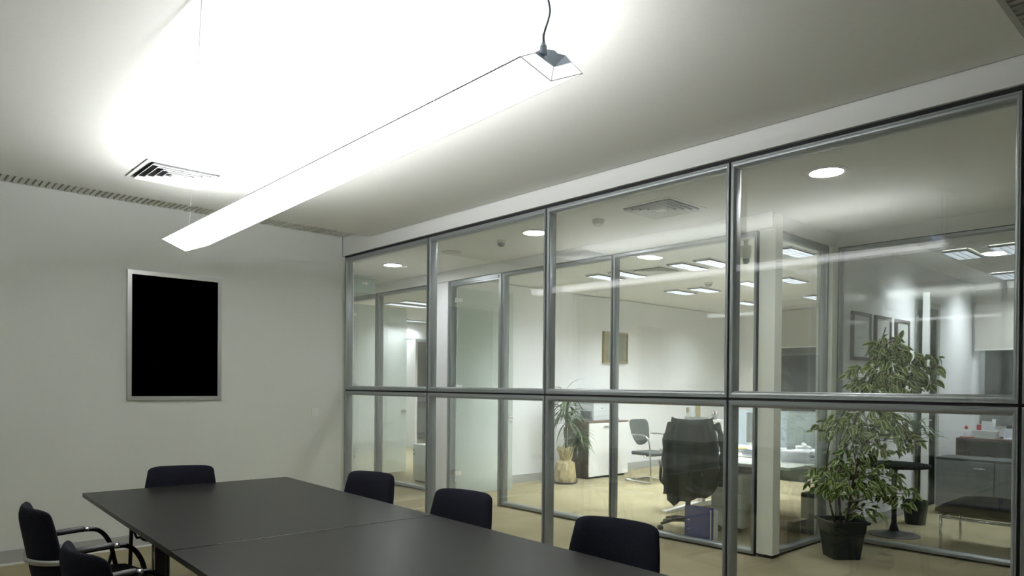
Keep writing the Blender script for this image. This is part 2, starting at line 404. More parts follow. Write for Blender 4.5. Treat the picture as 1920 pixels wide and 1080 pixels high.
# shallow keeled diffuser, vertical end plates, reflector tray and uplight tubes on top
def P(p): return q(*p)
nA, nB, nC = (1.652, 1.762, 2.62), (1.808, 1.768, 2.585), (1.905, 1.705, 2.622)
fA, fB, fC = (1.735, 5.93, 2.62), (1.965, 6.09, 2.574), (2.10, 5.97, 2.622)
nA2, nB2, nC2 = (1.735, 1.777, 2.665), (1.82, 1.767, 2.640), (1.882, 1.737, 2.665)
link('diffuser', [P(nA), P(nB), P(nC), P(fA), P(fB), P(fC)], [(0, 1, 4, 3), (1, 2, 5, 4), (3, 4, 5)], M['diff'], lamp)
link('end_plate', [P(nA), P(nB), P(nC), P(nA2), P(nB2), P(nC2)], [(0, 1, 4, 3), (1, 2, 5, 4)], M['endp'], lamp)
link('reflector', [q(1.665, 1.84, 2.626), q(1.905, 1.80, 2.626), q(2.095, 5.96, 2.626), q(1.737, 5.92, 2.624)], [(0, 1, 2, 3)], M['lampside'], lamp)
t_ = boxes('uplight_tube', [(-.055, .055, -1.78, 1.55, 2.630, 2.648)], M['up'], lamp); t_.rotation_euler = (0, 0, rad(-1.8))
V_ = [q(1.906, 1.80, 2.62), q(2.101, 5.97, 2.62), q(2.101, 5.97, 2.646), q(1.909, 1.86, 2.646)]
link('side_lip', V_+[(x+.003, y, z) for x, y, z in V_], [(0, 1, 2, 3), (7, 6, 5, 4), (0, 4, 5, 1), (1, 5, 6, 2), (2, 6, 7, 3), (3, 7, 4, 0)], M['lampside'], lamp)  # added lip that hides the bright uplight tube from the glass reflection
tubes('rim', [([P(nA), P(fA)], .0026), ([P(nA), P(nB)], .0014), ([P(nB), P(nC)], .0014), ([P(nC), P(fC)], .0012), ([P(nC), P(nC2)], .0011), ([P(nB), P(nB2)], .0010), ([P(nA), P(nA2)], .0014)], M['lamprim'], lamp, 6)
cap = [(1.733, 1.778, 2.664), (1.82, 1.765, 2.639), (1.884, 1.736, 2.664), (1.880, 1.767, 2.700), (1.846, 1.772, 2.697), (1.838, 1.780, 2.708), (1.815, 1.790, 2.708), (1.784, 1.795, 2.700)]
bk = [(x+.006, y+.075, z) for x, y, z in cap]
nc = len(cap)
link('end_cap', [P(p) for p in cap+bk], [tuple(range(nc)), tuple(range(2*nc-1, nc-1, -1))]+[(i, (i+1) % nc, nc+(i+1) % nc, nc+i) for i in range(nc)], M['lampgrey'], lamp)
lathe('cable_gland', [(.013, 0), (.013, .028), (.008, .034), (.008, .04)], M['lampgrey'], lamp, 12, q(1.775, 1.775, 2.672))
tube('power_cable', spline([q(1.778, 1.775, 2.71), q(1.772, 1.77, 2.74), q(1.790, 1.765, 2.80), q(1.795, 1.765, 2.84), q(1.775, 1.77, 2.92), q(1.778, 1.77, 2.98), q(1.78, 1.77, RAFT)], 6), .0042, M['cable'], lamp)
tube('suspension_wire', [q(1.765, 1.77, 2.70), q(1.765, 1.77, RAFT)], .0010, M['wire'], lamp, 5)
tube('suspension_wire', [q(1.765, 5.39, 2.635), q(.97, 2.83, RAFT)], .0011, M['wire'], lamp, 5)
lathe('canopy', [(.06, 0), (.06, -.018), (.05, -.026), (0.001, -.026)], M['white'], lamp, 24, q(1.77, 1.77, RAFT))
tag(lathe('ceiling_speaker', [(.10, 0), (.10, -.008), (.085, -.012), (.001, -.010)], M['sensor'], None, 28, (2.05, 3.43, RAFT)),
    'flat white power canopy on the meeting room ceiling above the pendant lamp', 'speaker')  # lamp's power canopy, seen only mirrored in the glass

# ------------------------------------------------------------------ small ceiling fittings
def vent(name, label, c, s, rz, group=None):
    t = thing(name, label, 'vent', (c[0], c[1], c[2]), rz)
    h = s/2
    L = [(-h, h, -h, -h+.035, -.010, .0), (-h, h, h-.035, h, -.010, .0), (-h, -h+.035, -h+.035, h-.035, -.010, 0), (h-.035, h, -h+.035, h-.035, -.010, 0)]
    boxes('frame', L, M['white'], t)
    box('backing', -h+.035, h-.035, -h+.035, h-.035, -.0012, -.0002, M['gasket'], t)
    for k in range(4):
        a = (h-.04)*(1-.215*k); b = a-.042*s/.52; z0, z1 = -.010, -.0035
        V = []
        for rr, z in ((a, z0), (b, z1), (b-.004, z1), (a-.006, z0-.0015)):
            V += [(-rr, -rr, z), (rr, -rr, z), (rr, rr, z), (-rr, rr, z)]
        Fc = []
        for i in range(4):
            i2 = (i+1) % 4
            for j in range(4): Fc.append((i*4+j, i*4+(j+1) % 4, i2*4+(j+1) % 4, i2*4+j))
        link('louvre_blade', V, Fc, M['white'], t)
    a = (h-.04)*.14+.02
    box('centre_plate', -a, a, -a, a, -.010, -.004, M['white'], t)
    return t
def vent3d(name, label, c, s, rz):
    # recessed four-way diffuser: blades flare outwards going down, black plate paints the unlit neck
    t = thing(name, label, 'vent', c, rz); h = s/2
    L = [(-h, h, -h, -h+.03, -.008, .0), (-h, h, h-.03, h, -.008, .0), (-h, -h+.03, -h+.03, h-.03, -.008, 0), (h-.03, h, -h+.03, h-.03, -.008, 0)]
    boxes('frame', L, M['white'], t)
    box('neck_shade_plate', -h+.03, h-.03, -h+.03, h-.03, -.0015, -.0005, M['gasket'], t)
    st = (h-.035)/5
    for k in range(4):
        a = h-.038-st*k; b = a-st*.52
        V = []
        for rr, z in ((a, -.024), (b, -.003), (b-.002, -.003), (a-.002, -.0255)):
            V += [(-rr, -rr, z), (rr, -rr, z), (rr, rr, z), (-rr, rr, z)]
        Fc = []
        for i in range(4):
            i2 = (i+1) % 4
            for j in range(4): Fc.append((i*4+j, i*4+(j+1) % 4, i2*4+(j+1) % 4, i2*4+j))
        link('louvre_blade', V, Fc, M['white'], t)
    a = st*.85
    box('centre_plate', -a, a, -a, a, -.024, -.004, M['white'], t, .002, 1)
    return t
vent3d('ceiling_vent', 'square white ceiling vent over the conference table near the pendant lamp', (1.72, 5.53, RAFT), .54, 0)
vent3d('ceiling_vent', 'square white ceiling vent in the corridor between smoke detectors', (5.02, 3.58, CZ), .54, 0)
vent3d('ceiling_vent', 'square white ceiling vent in the inner office between louvred lights', (7.69, 5.57, CZ+.01), .5, 0)

def detector(name, label, c, r, m, dark=False):
    t = thing(name, label, 'detector', c)
    lathe('mounting_base', [(r, 0), (r, -.02), (r*.94, -.028)], m, t, 24)
    lathe('sensor_head', [(r*.82, -.026), (r*.85, -.04), (r*.7, -.052), (r*.4, -.062), (.001, -.064)], m if not dark else M['grey'], t, 24)
    return t
detector('smoke_detector', 'white round smoke detector on corridor ceiling left of the square vent', (4.97, 4.24, CZ), .055, M['sensor'])
detector('smoke_detector', 'small smoke detector on corridor ceiling between two downlights', (4.97, 5.57, CZ), .045, M['sensor'], True)
detector('smoke_detector', 'small smoke detector in the inner office, farthest of the three', (9.17, 5.70, CZ+.01), .06, M['sensor'], True)
tag(lathe('ceiling_speaker', [(.11, 0), (.11, -.008), (.09, -.012), (.001, -.012)], M['sensor'], None, 28, (4.99, 6.45, CZ)),
    'flat white round speaker on corridor ceiling near the frosted door', 'speaker')
def downlight(label, c, r=.14, on=True):
    t = thing('downlight', label, 'light', c, 0, 'recessed corridor downlights')
    lathe('trim_ring', [(r*.76, 0), (r*.76, -.004), (r*.80, -.010), (r*.88, -.010), (r*.92, -.006), (r, -.004), (r, 0)], M['white'], t, 36)
    lathe('lens', [(.001, -.0045), (r*.755, -.0045), (r*.755, -.001), (.001, -.001)], M['down'], t, 36)
    return t
downlight('round lit downlight in the corridor nearest the exit sign', (5.00, 7.68, CZ))
downlight('round lit downlight in the corridor between the two smoke detectors', (4.93, 5.03, CZ))
downlight('round lit downlight in the corridor above the potted ficus, largest in view', (4.99, 2.17, CZ))
downlight('added round lit disc just inside the inner office, in place of a downlight reflection', (7.0, 5.08, CZ+.01), .11)  # added lamp standing in for a downlight mirrored by the corridor glass

# louvred fixtures
def luminaire(label, c, lx, ly, m, group):
    t = thing('louvred_ceiling_light', label, 'light', c, 0, group)
    hx, hy = lx/2, ly/2
    boxes('frame', [(-hx, hx, -hy, -hy+.012, -.014, 0), (-hx, hx, hy-.012, hy, -.014, 0), (-hx, -hx+.012, -hy, hy, -.014, 0), (hx-.012, hx, -hy, hy, -.014, 0)], M['lumframe'], t)
    box('diffuser', -hx+.012, hx-.012, -hy+.012, hy-.012, -.004, -.001, m, t)
    L = [(-hx+.012+i*(lx-.024)/14, -hx+.0145+i*(lx-.024)/14, -hy+.012, hy-.012, -.026, -.004) for i in range(0, 15)]
    L += [(-hx+.012, hx-.012, v-.0012, v+.0012, -.026, -.004) for v in (-hy+.013, -.035, .035, hy-.013)]
    boxes('louvre', L, M['louvre'], t)
    return t
GL = 'louvred lights in the inner office ceiling'
cz = CZ+.01
i = 0
for (x, y, lab) in [(7.68, 6.40, 'left of the added round disc'), (7.68, 6.02, 'left of the square vent'), (7.70, 5.08, 'right of the square vent'), (7.70, 4.70, 'right of the square vent, next one nearer'),
               (9.72, 6.55, 'behind the square vent'), (9.74, 6.12, 'behind the small smoke detector'), (9.65, 5.28, 'seen left of the cream post'), (9.72, 4.70, 'seen right of the cream post'),
               (11.8, 6.55, 'near the outer wall, left one'), (11.8, 5.30, 'near the outer wall, right one'), (7.7, 3.7, 'hidden behind the cream post')]:
    luminaire(f'lit louvred ceiling light in the inner office, {lab}', (x, y, cz), .60, .24, M['panel'], GL)
GC = 'louvred lights in the right office ceiling'
for (x, y, lab) in [(9.08, 2.42, 'nearest the wall'), (9.08, 1.98, 'beside a plain metal panel'), (11.2, 2.45, 'near the end wall'), (11.2, 1.98, 'near the end wall, outer one'), (9.08, .6, 'beyond the picture edge'), (9.08, .2, 'beyond the picture edge, second one')]:
    luminaire(f'lit louvred ceiling light in the right office, {lab}', (x, y, CZ), .60, .26, M['panelC'], GC)
GD = 'louvred lights in the far left office ceiling'
for (x, y, lab) in [(7.75, 11.4, 'nearer pair, left'), (7.75, 10.9, 'nearer pair, right'), (9.6, 14.1, 'farther one'), (9.6, 11.5, 'out of view behind the wall')]:
    luminaire(f'lit louvred ceiling light in the far left office, {lab}', (x, y, cz), .9, .24, M['panel'], GD)

# camera on ceiling bracket
t = thing('security_camera', 'white bullet shaped ceiling camera beside the cream post', 'camera', (6.70, 3.73, CZ+.01))
lathe('bracket', [(.04, 0), (.04, -.015), (.022, -.03), (.022, -.08)], M['sensor'], t, 16)
lathe('housing', [(.02, -.07), (.055, -.08), (.055, -.16), (.048, -.20), (.03, -.215)], M['sensor'], t, 20)
lathe('lens', [(.034, -.205), (.034, -.245), (.024, -.26), (.001, -.262)], M['copierD'], t, 16)
# exit sign
t = thing('exit_sign', 'hanging green tinted translucent sign plate at the far end of the corridor', 'sign', (5.25, 8.75, 0))
box('mounting_rail', -.2, .19, -.02, .02, CZ-.028, CZ, M['aluL'], t)
box('sign_plate', -.19, .15, -.004, .004, CZ-.24, CZ-.028, M['signglass'], t)
prism('arrow', [(-.06, 2.93), (-.06, 2.90), (.0, 2.90), (0, 2.88), (.05, 2.915), (0, 2.95), (0, 2.93)], -.006, -.0045, M['sensor'], t)

# ------------------------------------------------------------------ wall picture, switch
t = thing('wall_picture', 'black blank panel in a silver frame on the left wall', 'picture', (2.175, YW, 1.92))
W, H = .415, .585
fw = .036
def mitre(nm, pts, parent, m, y0, y1):
    V = [(x, y0, z) for x, z in pts]+[(x, y1, z) for x, z in pts]
    n = len(pts); Fc = [tuple(range(n)), tuple(range(2*n-1, n-1, -1))]+[(i, (i+1) % n, n+(i+1) % n, n+i) for i in range(n)]
    return link(nm, V, Fc, m, parent)
def picframe(t, W, H, fw, m, y0, y1):
    a, b = W-fw, H-fw
    mitre('frame_side', [(-W, -H), (W, -H), (a, -b), (-a, -b)], t, m, y0, y1)
    mitre('frame_side', [(-W, H), (W, H), (a, b), (-a, b)], t, m, y0, y1)
    mitre('frame_side', [(-W, -H), (-W, H), (-a, b), (-a, -b)], t, m, y0, y1)
    mitre('frame_side', [(W, -H), (W, H), (a, b), (a, -b)], t, m, y0, y1)
picframe(t, W, H, fw, M['aluL'], -.028, 0)
box('panel', -W+fw, W-fw, -.016, -.002, -H+fw, H-fw, M['pic'], t)
t = thing('light_switch', 'small square white light switch on the wall right of the picture', 'switch', (3.59, YW, 1.19))
box('switch_plate', -.043, .043, -.010, 0, -.043, .043, M['white'], t, .003, 2)
box('rocker', -.022, .022, -.015, -.009, -.022, .022, M['white'], t, .002, 1)
lathe('indicator', [(.004, 0), (.004, .001)], M['sensor'], t, 8, (0.0, -.0152, 0))

# ------------------------------------------------------------------ conference tables
ta = rad(-2.3)
def conf_table(label, loc, Lx, Ly, legs):
    t = thing('conference_table', label, 'table', loc, ta, 'black conference tables pushed together')
    box('tabletop', 0, Lx, 0, Ly, .712, .74, M['table'], t, .0015, 1)
    boxes('underframe', [(.40, Lx-.40, .30, .34, .67, .712), (.40, Lx-.40, Ly-.34, Ly-.30, .67, .712), (.42, .46, .34, Ly-.34, .67, .712), (Lx-.46, Lx-.42, .34, Ly-.34, .67, .712), (.05, Lx-.05, legs-.03, legs+.03, .685, .712)], M['black'], t)
    for (lx, ly) in ((.065, legs), (Lx-.065, legs), (.44, Ly-.32), (Lx-.44, Ly-.32)):
        lg = box('leg', lx-.026, lx+.026, ly-.032, ly+.032, 0, .69, M['black'], t, .004, 2)
        box('polished_edge', lx-.031, lx-.0255, ly-.034, ly-.022, 0, .69, M['chrome'], lg)
    return t
d = Vector((math.sin(-ta), math.cos(ta)))
conf_table('black conference table nearer the picture wall', (1.035, 3.392, 0), 1.436, 2.135, .45)
conf_table('black conference table nearer the camera, cut by the bottom edge', (1.035-.0745, 3.392-1.86, 0), 1.436, 1.855, 1.20)
tag(box('joint_strip', 1.05, 2.44, 3.3335, 3.3368, .7401, .7412, M['chrome']), 'thin bright metal strip in the joint between the two black tables', 'strip')
js = bpy.data.objects['joint_strip']
js.data.transform(Matrix.Translation((-1.05, -3.3355, 0))); js.location = (1.036, 3.3895, 0); js.rotation_euler = (0, 0, ta)

t = thing('credenza', 'long black low credenza along the left wall, seen only as a dark reflection', 'sideboard', (-.69, -.35, 0))
box('carcass', .01, .38, 0, 6.6, .03, .70, M['black'], t); box('worktop', 0, .39, -.005, 6.605, .70, .725, M['black'], t, .002, 1); box('plinth', .02, .34, .02, 6.58, 0, .03, M['black'], t)
for k in range(8):
    dd = box('door', .38, .395, .004+k*.825, .821+k*.825, .05, .69, M['black'], t, .001, 1); tube('handle', [(.405, .7+k*.825, .45), (.405, .7+k*.825, .58)], .006, M['chrome'], dd, 6)
# ------------------------------------------------------------------ meeting chairs
def back_shell(name, hw, z0, z1, th, y_of, curve, m, parent, nx=12, nz=10, corner=.5):
    V, Fc = [], []
    def pt(s, t, side):
        w_ = hw(t); z = z0+(z1-z0)*t
        x = s*w_
        y = y_of(t)+curve*(abs(s)**2)
        e = max(0, 1-max(abs(s)**6, abs(2*t-1)**8))
        return x, y+side*th/2*(.25+.75*e**.5), z
    for side in (1, -1):
        for j in range(nz+1):
            for i in range(nx+1):
                s = -1+2*i/nx; t = j/nz
                x, y, z = pt(s, t, side)
                # rounded corners
                z -= corner*.09*(max(0, abs(s)-.72)/.28)**2*(t**3)
                z += corner*.22*(abs(s)**3)*((1-t)**4)
                V.append((x, y, z))
    n = (nx+1)*(nz+1)
    for j in range(nz):
        for i in range(nx):
            a = j*(nx+1)+i; Fc.append((a, a+1, a+nx+2, a+nx+1)); Fc.append((n+a, n+a+nx+1, n+a+nx+2, n+a+1))
    def edge(a, b): Fc.append((a, b, b+n, a+n))
    for i in range(nx):
        edge(i, i+1); edge(nz*(nx+1)+i+1, nz*(nx+1)+i)
    for j in range(nz):
        edge((j+1)*(nx+1), j*(nx+1)); edge(j*(nx+1)+nx, (j+1)*(nx+1)+nx)
    o = link(name, V, Fc, m, parent, True)
    md = o.modifiers.new('soft', 'SUBSURF'); md.levels = md.render_levels = 1
    return o
def make_chair(label, loc, rz):
    t = thing('meeting_chair', label, 'chair', loc, rz, 'navy black fabric meeting chairs')
    hw = lambda u: .232+.024*math.sin(min(1, u*1.1)*PI*.9)-.012*u
    back_shell('backrest', hw, .42, .875, .066, lambda u: -.235-.085*u, .065, M['fabric'], t, corner=.20)
    # seat cushion
    n = 10; V, Fc = [], []
    for side in (1, -1):
        for j in range(n+1):
            for i in range(n+1):
                s = -1+2*i/n; v = -1+2*j/n
                x = s*.235*math.sqrt(1-.28*v*v*1.0*(abs(s)**2)); y = .02+v*.235*math.sqrt(1-.3*s*s*v*v)
                e = max(0, 1-max(abs(s), abs(v))**5)
                V.append((x, y, .445+side*.030*(.3+.7*e**.5)-.02*max(0, v-.5)))
    m_ = (n+1)**2
    for j in range(n):
        for i in range(n):
            a = j*(n+1)+i; Fc += [(a, a+1, a+n+2, a+n+1), (m_+a, m_+a+n+1, m_+a+n+2, m_+a+1)]
    for i in range(n):
        Fc += [(i, i+1, i+1+m_, i+m_), (n*(n+1)+i, n*(n+1)+i+1, n*(n+1)+i+1+m_, n*(n+1)+i+m_), (i*(n+1), (i+1)*(n+1), (i+1)*(n+1)+m_, i*(n+1)+m_), (i*(n+1)+n, (i+1)*(n+1)+n, (i+1)*(n+1)+n+m_, i*(n+1)+n+m_)]
    link('seat', V, Fc, M['seatfab'], t, True)
    # chrome band wrapped round the back
    pts = spline([(-.276, -.17, .625), (-.268, -.225, .62), (-.15, -.293, .61), (0, -.318, .605), (.15, -.293, .61), (.268, -.225, .62), (.276, -.17, .625)], 4)
    V, Fc = [], []
    for p in pts:
        for dy, dz in ((0, -.013), (0, .013), (.004, .013), (.004, -.013)): V.append((p.x, p.y+dy, p.z+dz))
    for i in range(len(pts)-1):
        for k in range(4): Fc.append((i*4+k, i*4+(k+1) % 4, (i+1)*4+(k+1) % 4, (i+1)*4+k))
    link('back_band', V, Fc, M['aluL'], t, True)
    for s in (-1, 1):
        x = .276*s
        fr = tube('arm_frame', spline([(x, -.20, .615), (x, -.20, .645), (x, -.16, .660), (x, .02, .668), (x, .09, .650), (x, .14, .58), (x, .165, .48), (x, .215, .25), (x, .25, .08), (x, .24, .018), (x, .20, .012), (x, -.26, .012)], 5), .0125, M['tubeB'], t, 10)
        tube('arm_pad', [(x, -.165, .668), (x, -.15, .670), (x, -.005, .676), (x, .01, .676)], [.012, .017, .017, .014], M['grip'], fr, 10, .8)
        tube('chrome_collar', [(x, .01, .670), (x, .036, .669)], .0136, M['chrome'], fr, 10)
        tube('seat_bracket', [(x, .155, .52), (x*.9, .12, .43), (x*.5, .08, .425)], .009, M['tubeB'], t, 8)
    tube('rear_crossbar', [(-.276, -.26, .012), (.276, -.26, .012)], .0125, M['tubeB'], t, 8)
    return t
# facing direction: rz = 0 faces +Y
ch = make_chair('black fabric armchair left of the table, nearer the picture wall', (.93, 4.27, 0), rad(-88))
dup(ch, (.90, 3.10, 0), rad(-86), 'black fabric armchair at the bottom left, nearest the camera')
dup(ch, (.87, 2.12, 0), rad(-88), 'black fabric armchair left of the table below the picture edge, seen mirrored behind the ficus')
dup(ch, (1.68, 5.33, 0), rad(158), 'black fabric armchair at the far head of the table under the picture')
dup(ch, (2.42, 4.30, 0), rad(103), 'black fabric armchair by the glass wall, farthest of the three on that side')
dup(ch, (2.37, 3.22, 0), rad(99), 'black fabric armchair by the glass wall, middle of the three on that side')
dup(ch, (2.35, 2.06, 0), rad(98), 'black fabric armchair by the glass wall, nearest and largest on that side')
dup(ch, (1.52, 1.10, 0), rad(0), 'black fabric armchair at the near head of the table, seen only as a reflection')

# ------------------------------------------------------------------ ficus in the corridor
def leafmesh(name, l, w, bend, fold):
    V, Fc, E = [], [], []
    n = 5
    for i in range(n+1):
        t = i/n; y = t*l; ww = w*.5*math.sin(PI*min(1, t*.96+.04))**.8*(1-.25*t) if 0 < i < n else (0.0015 if i == 0 else 0.0003)
        z = -bend*t*t*l
        V += [(-ww, y, z+fold*ww), (0, y, z), (ww, y, z+fold*ww)]; E += [1, 0, 1]
    for i in range(n):
        for k in (0, 1):
            a = i*3+k; Fc.append((a, a+1, a+4, a+3))
    me = bpy.data.meshes.new(name); me.from_pydata(V, [], Fc)
    at = me.attributes.new('edge', 'FLOAT', 'POINT')
    for i, e in enumerate(E): at.data[i].value = e if 0 < i//3 < n else .7
    for p in me.polygons: p.use_smooth = True
    return me, V, Fc, E
def orient(pos, dirv, rollv, sc):
    y = Vector(dirv).normalized(); up = Vector(rollv)
    x = y.cross(up); x = x.normalized() if x.length > .01 else Vector((1, 0, 0)); z = x.cross(y)
    return Matrix(((x.x*sc, y.x*sc, z.x*sc, pos[0]), (x.y*sc, y.y*sc, z.y*sc, pos[1]), (x.z*sc, y.z*sc, z.z*sc, pos[2]), (0, 0, 0, 1)))
FX, FY = 6.62, 2.52
fic = thing('potted_ficus', 'tall variegated ficus in a dark green pot behind the fourth glass pane', 'plant', (FX, FY, 0))
def rsq(hx, hy, c, z, n=4):
    out = []
    for sx, sy, a0 in ((1, 1, 0), (-1, 1, 90), (-1, -1, 180), (1, -1, 270)):
        for k in range(n+1):
            a = rad(a0+90*k/n); out.append((sx*(hx-c)+c*math.cos(a), sy*(hy-c)+c*math.sin(a), z))
    return out
def loft(name, rings, m, parent, cap=True):
    V = [p for r in rings for p in r]; n = len(rings[0]); Fc = []
    for i in range(len(rings)-1):
        for k in range(n): Fc.append((i*n+k, i*n+(k+1) % n, (i+1)*n+(k+1) % n, (i+1)*n+k))
    if cap: Fc += [tuple(range(n)), tuple((len(rings)-1)*n+k for k in range(n))]
    return link(name, V, Fc, m, parent)
pot = loft('pot', [rsq(.12, .12, .03, 0), rsq(.145, .145, .03, .22), rsq(.152, .152, .03, .235), rsq(.158, .158, .03, .31), rsq(.178, .178, .03, .315), rsq(.182, .182, .03, .335), rsq(.160, .160, .03, .335), rsq(.150, .150, .03, .29)], M['pot'], fic)
pot.rotation_euler = (0, 0, rad(48)); pot.location = (-.20, .10, 0)
so = loft('soil', [rsq(.148, .148, .03, .285), rsq(.150, .150, .03, .3)], M['soil'], fic); so.rotation_euler = (0, 0, rad(48)); so.location = (-.20, .10, 0)
bx, by = -.20, .10
stems = [[(bx, by, .29), (bx-.02, by+.02, .6), (bx+.05, by, 1.0), (.03, -.02, 1.45), (.12, -.08, 1.85), (.16, -.12, 2.05)],
         [(bx-.04, by+.04, .29), (bx-.09, by+.09, .62), (bx-.02, by+.10, 1.05), (.05, .05, 1.5)],
         [(bx+.03, by-.03, .29), (bx+.10, by-.06, .7), (bx+.24, by-.14, 1.1), (.28, -.22, 1.5)]]
for s_ in stems:
    p = spline(s_, 5); tube('stem', p, [.011-.007*i/len(p) for i in range(len(p))], M['bark'], fic, 7)
# leaf clusters (centre, radii, count)
blobs = [((.20, -.12, 1.86), (.17, .17, .16), 70), ((.26, -.18, 1.70), (.26, .26, .17), 120), ((.12, -.04, 1.62), (.26, .26, .14), 95), ((.48, -.36, 1.68), (.13, .13, .17), 38),
         ((.20, -.10, 1.50), (.33, .33, .13), 100), ((.06, .02, 1.22), (.36, .36, .13), 110), ((-.08, .16, 1.12), (.26, .26, .12), 60), ((.18, -.10, 1.05), (.34, .34, .16), 110),
         ((-.05, .10, .88), (.22, .22, .12), 50), ((-.10, .14, .68), (.34, .34, .16), 110), ((.12, -.08, .72), (.24, .24, .15), 60), ((.24, -.20, .55), (.18, .18, .13), 30), ((-.02, .0, .42), (.16, .16, .08), 24)]
kinds = [leafmesh('leaf', .088, .050, .45, .2), leafmesh('leaf', .078, .045, .2, .15), leafmesh('leaf', .070, .040, .7, .3)]
for me, *_ in kinds: me.materials.append(M['leaf'])
allp = []
for c, r, nn in blobs:
    for _ in range(int(nn*1.5)):
        while True:
            p = Vector((R.uniform(-1, 1), R.uniform(-1, 1), R.uniform(-1, 1)))
            if .1 < p.length < 1: break
        p = p*(p.length**-.35)*.92
        pos = Vector((c[0]+p.x*r[0], c[1]+p.y*r[1], c[2]+p.z*r[2]))
        dv = Vector((p.x+R.uniform(-.6, .6), p.y+R.uniform(-.6, .6), R.uniform(-1.5, .25)))
        a_ = R.uniform(0, 2*PI); rv = Vector((math.cos(a_)*1.1, math.sin(a_)*1.1, R.uniform(.2, 1.0))) + Vector((p.x, p.y, 0))*.8
        allp.append((pos, dv, rv, R.uniform(.75, 1.25), R.randrange(3)))
# nearest to the glass first
allp.sort(key=lambda a: a[0].x*.8+a[0].y*.6)
SV, SF, SE = [], [], []
step = max(1, len(allp)//290)
cnt = 0
for i, (pos, dv, rv, sc, k) in enumerate(allp):
    mt = orient(pos, dv, rv, sc)
    if i % step == 0 and cnt < 290:
        o = bpy.data.objects.new('leaf', kinds[k][0]); COL.objects.link(o); o.parent = fic; o.matrix_local = mt; cnt += 1
    else:
        n = len(SV); SV += [mt @ Vector(v) for v in kinds[k][1]]; SF += [tuple(a+n for a in f_) for f_ in kinds[k][2]]; SE += [e if e != 1 else 1 for e in kinds[k][3]]
me = bpy.data.meshes.new('foliage'); me.from_pydata([tuple(v) for v in SV], [], SF); at = me.attributes.new('edge', 'FLOAT', 'POINT')
for i, e in enumerate(SE): at.data[i].value = e
for p in me.polygons: p.use_smooth = True
me.materials.append(M['leaf']); o = bpy.data.objects.new('foliage', me); COL.objects.link(o); o.parent = fic; o['kind'] = 'stuff'
# twigs
L = []
for c, r, nn in blobs:
    c = Vector(c)
    base = min((p for s_ in stems for p in spline(s_, 4) if p.z < c.z+.02), key=lambda p: (Vector(p)-c).length + abs(p.z-c.z+.12)*.5)
    for _ in range(7):
        e = Vector((c.x+R.uniform(-.85, .85)*r[0], c.y+R.uniform(-.85, .85)*r[1], c.z+R.uniform(-.7, .8)*r[2]))
        mid = (base+e)*.5+Vector((0, 0, .04)); L.append((spline([base, mid, e], 3), .0022))
tubes('twigs', L, M['bark'], fic, 5)['kind'] = 'stuff'
# fallen leaves on the carpet
for (x, y) in ((6.00, 2.33), (6.33, 1.86)):
    o = bpy.data.objects.new('fallen_leaf', kinds[1][0]); COL.objects.link(o); o.matrix_world = orient((x, y, .022), (R.uniform(-1, 1), 1, 0), (0, 0, 1), .6)
    tag(o, 'small dead leaf on the carpet ' + ('in front of the green pot' if y > 2 else 'right of the green pot'), 'leaf')

# ------------------------------------------------------------------ inner office
# dracaena wrapped in kraft paper
dr = thing('potted_dracaena', 'dracaena with strap leaves in a kraft paper wrap beside the walnut cabinet', 'plant', (7.98, 7.42, 0))
V, Fc = [], []
rp = [(.15, .012), (.165, .10), (.16, .22), (.135, .32), (.085, .36), (.10, .42), (.125, .52), (.11, .56), (.05, .54)]
n = 24
for r, z in rp:
    for k in range(n):
        a = 2*PI*k/n; rr = r*(1+.09*math.sin(a*7+z*20)+.05*R.uniform(-1, 1)); V.append((rr*math.cos(a), rr*math.sin(a), z+.012*math.sin(a*3)))
for i in range(len(rp)-1):
    for k in range(n): Fc.append((i*n+k, i*n+(k+1) % n, (i+1)*n+(k+1) % n, (i+1)*n+k))
Fc.append(tuple(range(n)))
link('paper_wrap', V, Fc, M['kraft'], dr)
lathe('saucer', [(.17, 0), (.19, .03), (.18, .03), (.16, .012)], M['black'], dr, 24)
tube('stem', spline([(0, 0, .4), (.02, .01, .8), (0, 0, 1.15)], 4), .014, M['bark'], dr, 7)
tube('stem', spline([(.04, -.03, .4), (.13, -.08, .55), (.17, -.12, .68)], 4), .011, M['bark'], dr, 7)
def strap(parent, base, az_, el, l, w_, droop):
    V, Fc = [], []; n = 7; p = Vector(base); dirv = Vector((math.cos(az_)*math.cos(el), math.sin(az_)*math.cos(el), math.sin(el)))
    side = Vector((-math.sin(az_), math.cos(az_), 0))
    for i in range(n+1):
        t = i/n; ww = w_*.5*math.sin(PI*(.15+.85*t)) if i < n else .0005
        V += [p-side*ww+Vector((0, 0, ww*.4)), p.copy(), p+side*ww+Vector((0, 0, ww*.4))]
        p = p+dirv*(l/n); dirv = (dirv+Vector((0, 0, -droop/n))).normalized()
    for i in range(n):
        for k in (0, 1):
            a = i*3+k; Fc.append((a, a+1, a+4, a+3))
    o = link('leaf', V, Fc, M['leafd'], parent, True)
for k in range(95):
    strap(dr, (R.uniform(-.02, .06), R.uniform(-.03, .03), R.uniform(.85, 1.35)), R.uniform(0, 2*PI), R.uniform(-.1, 1.2), R.uniform(.35, .52), .030, R.uniform(1.2, 2.8))
for k in range(55):
    strap(dr, (.16+R.uniform(-.02, .02), -.11, R.uniform(.55, .76)), R.uniform(0, 2*PI), R.uniform(.0, 1.2), R.uniform(.28, .42), .024, R.uniform(1.4, 2.6))

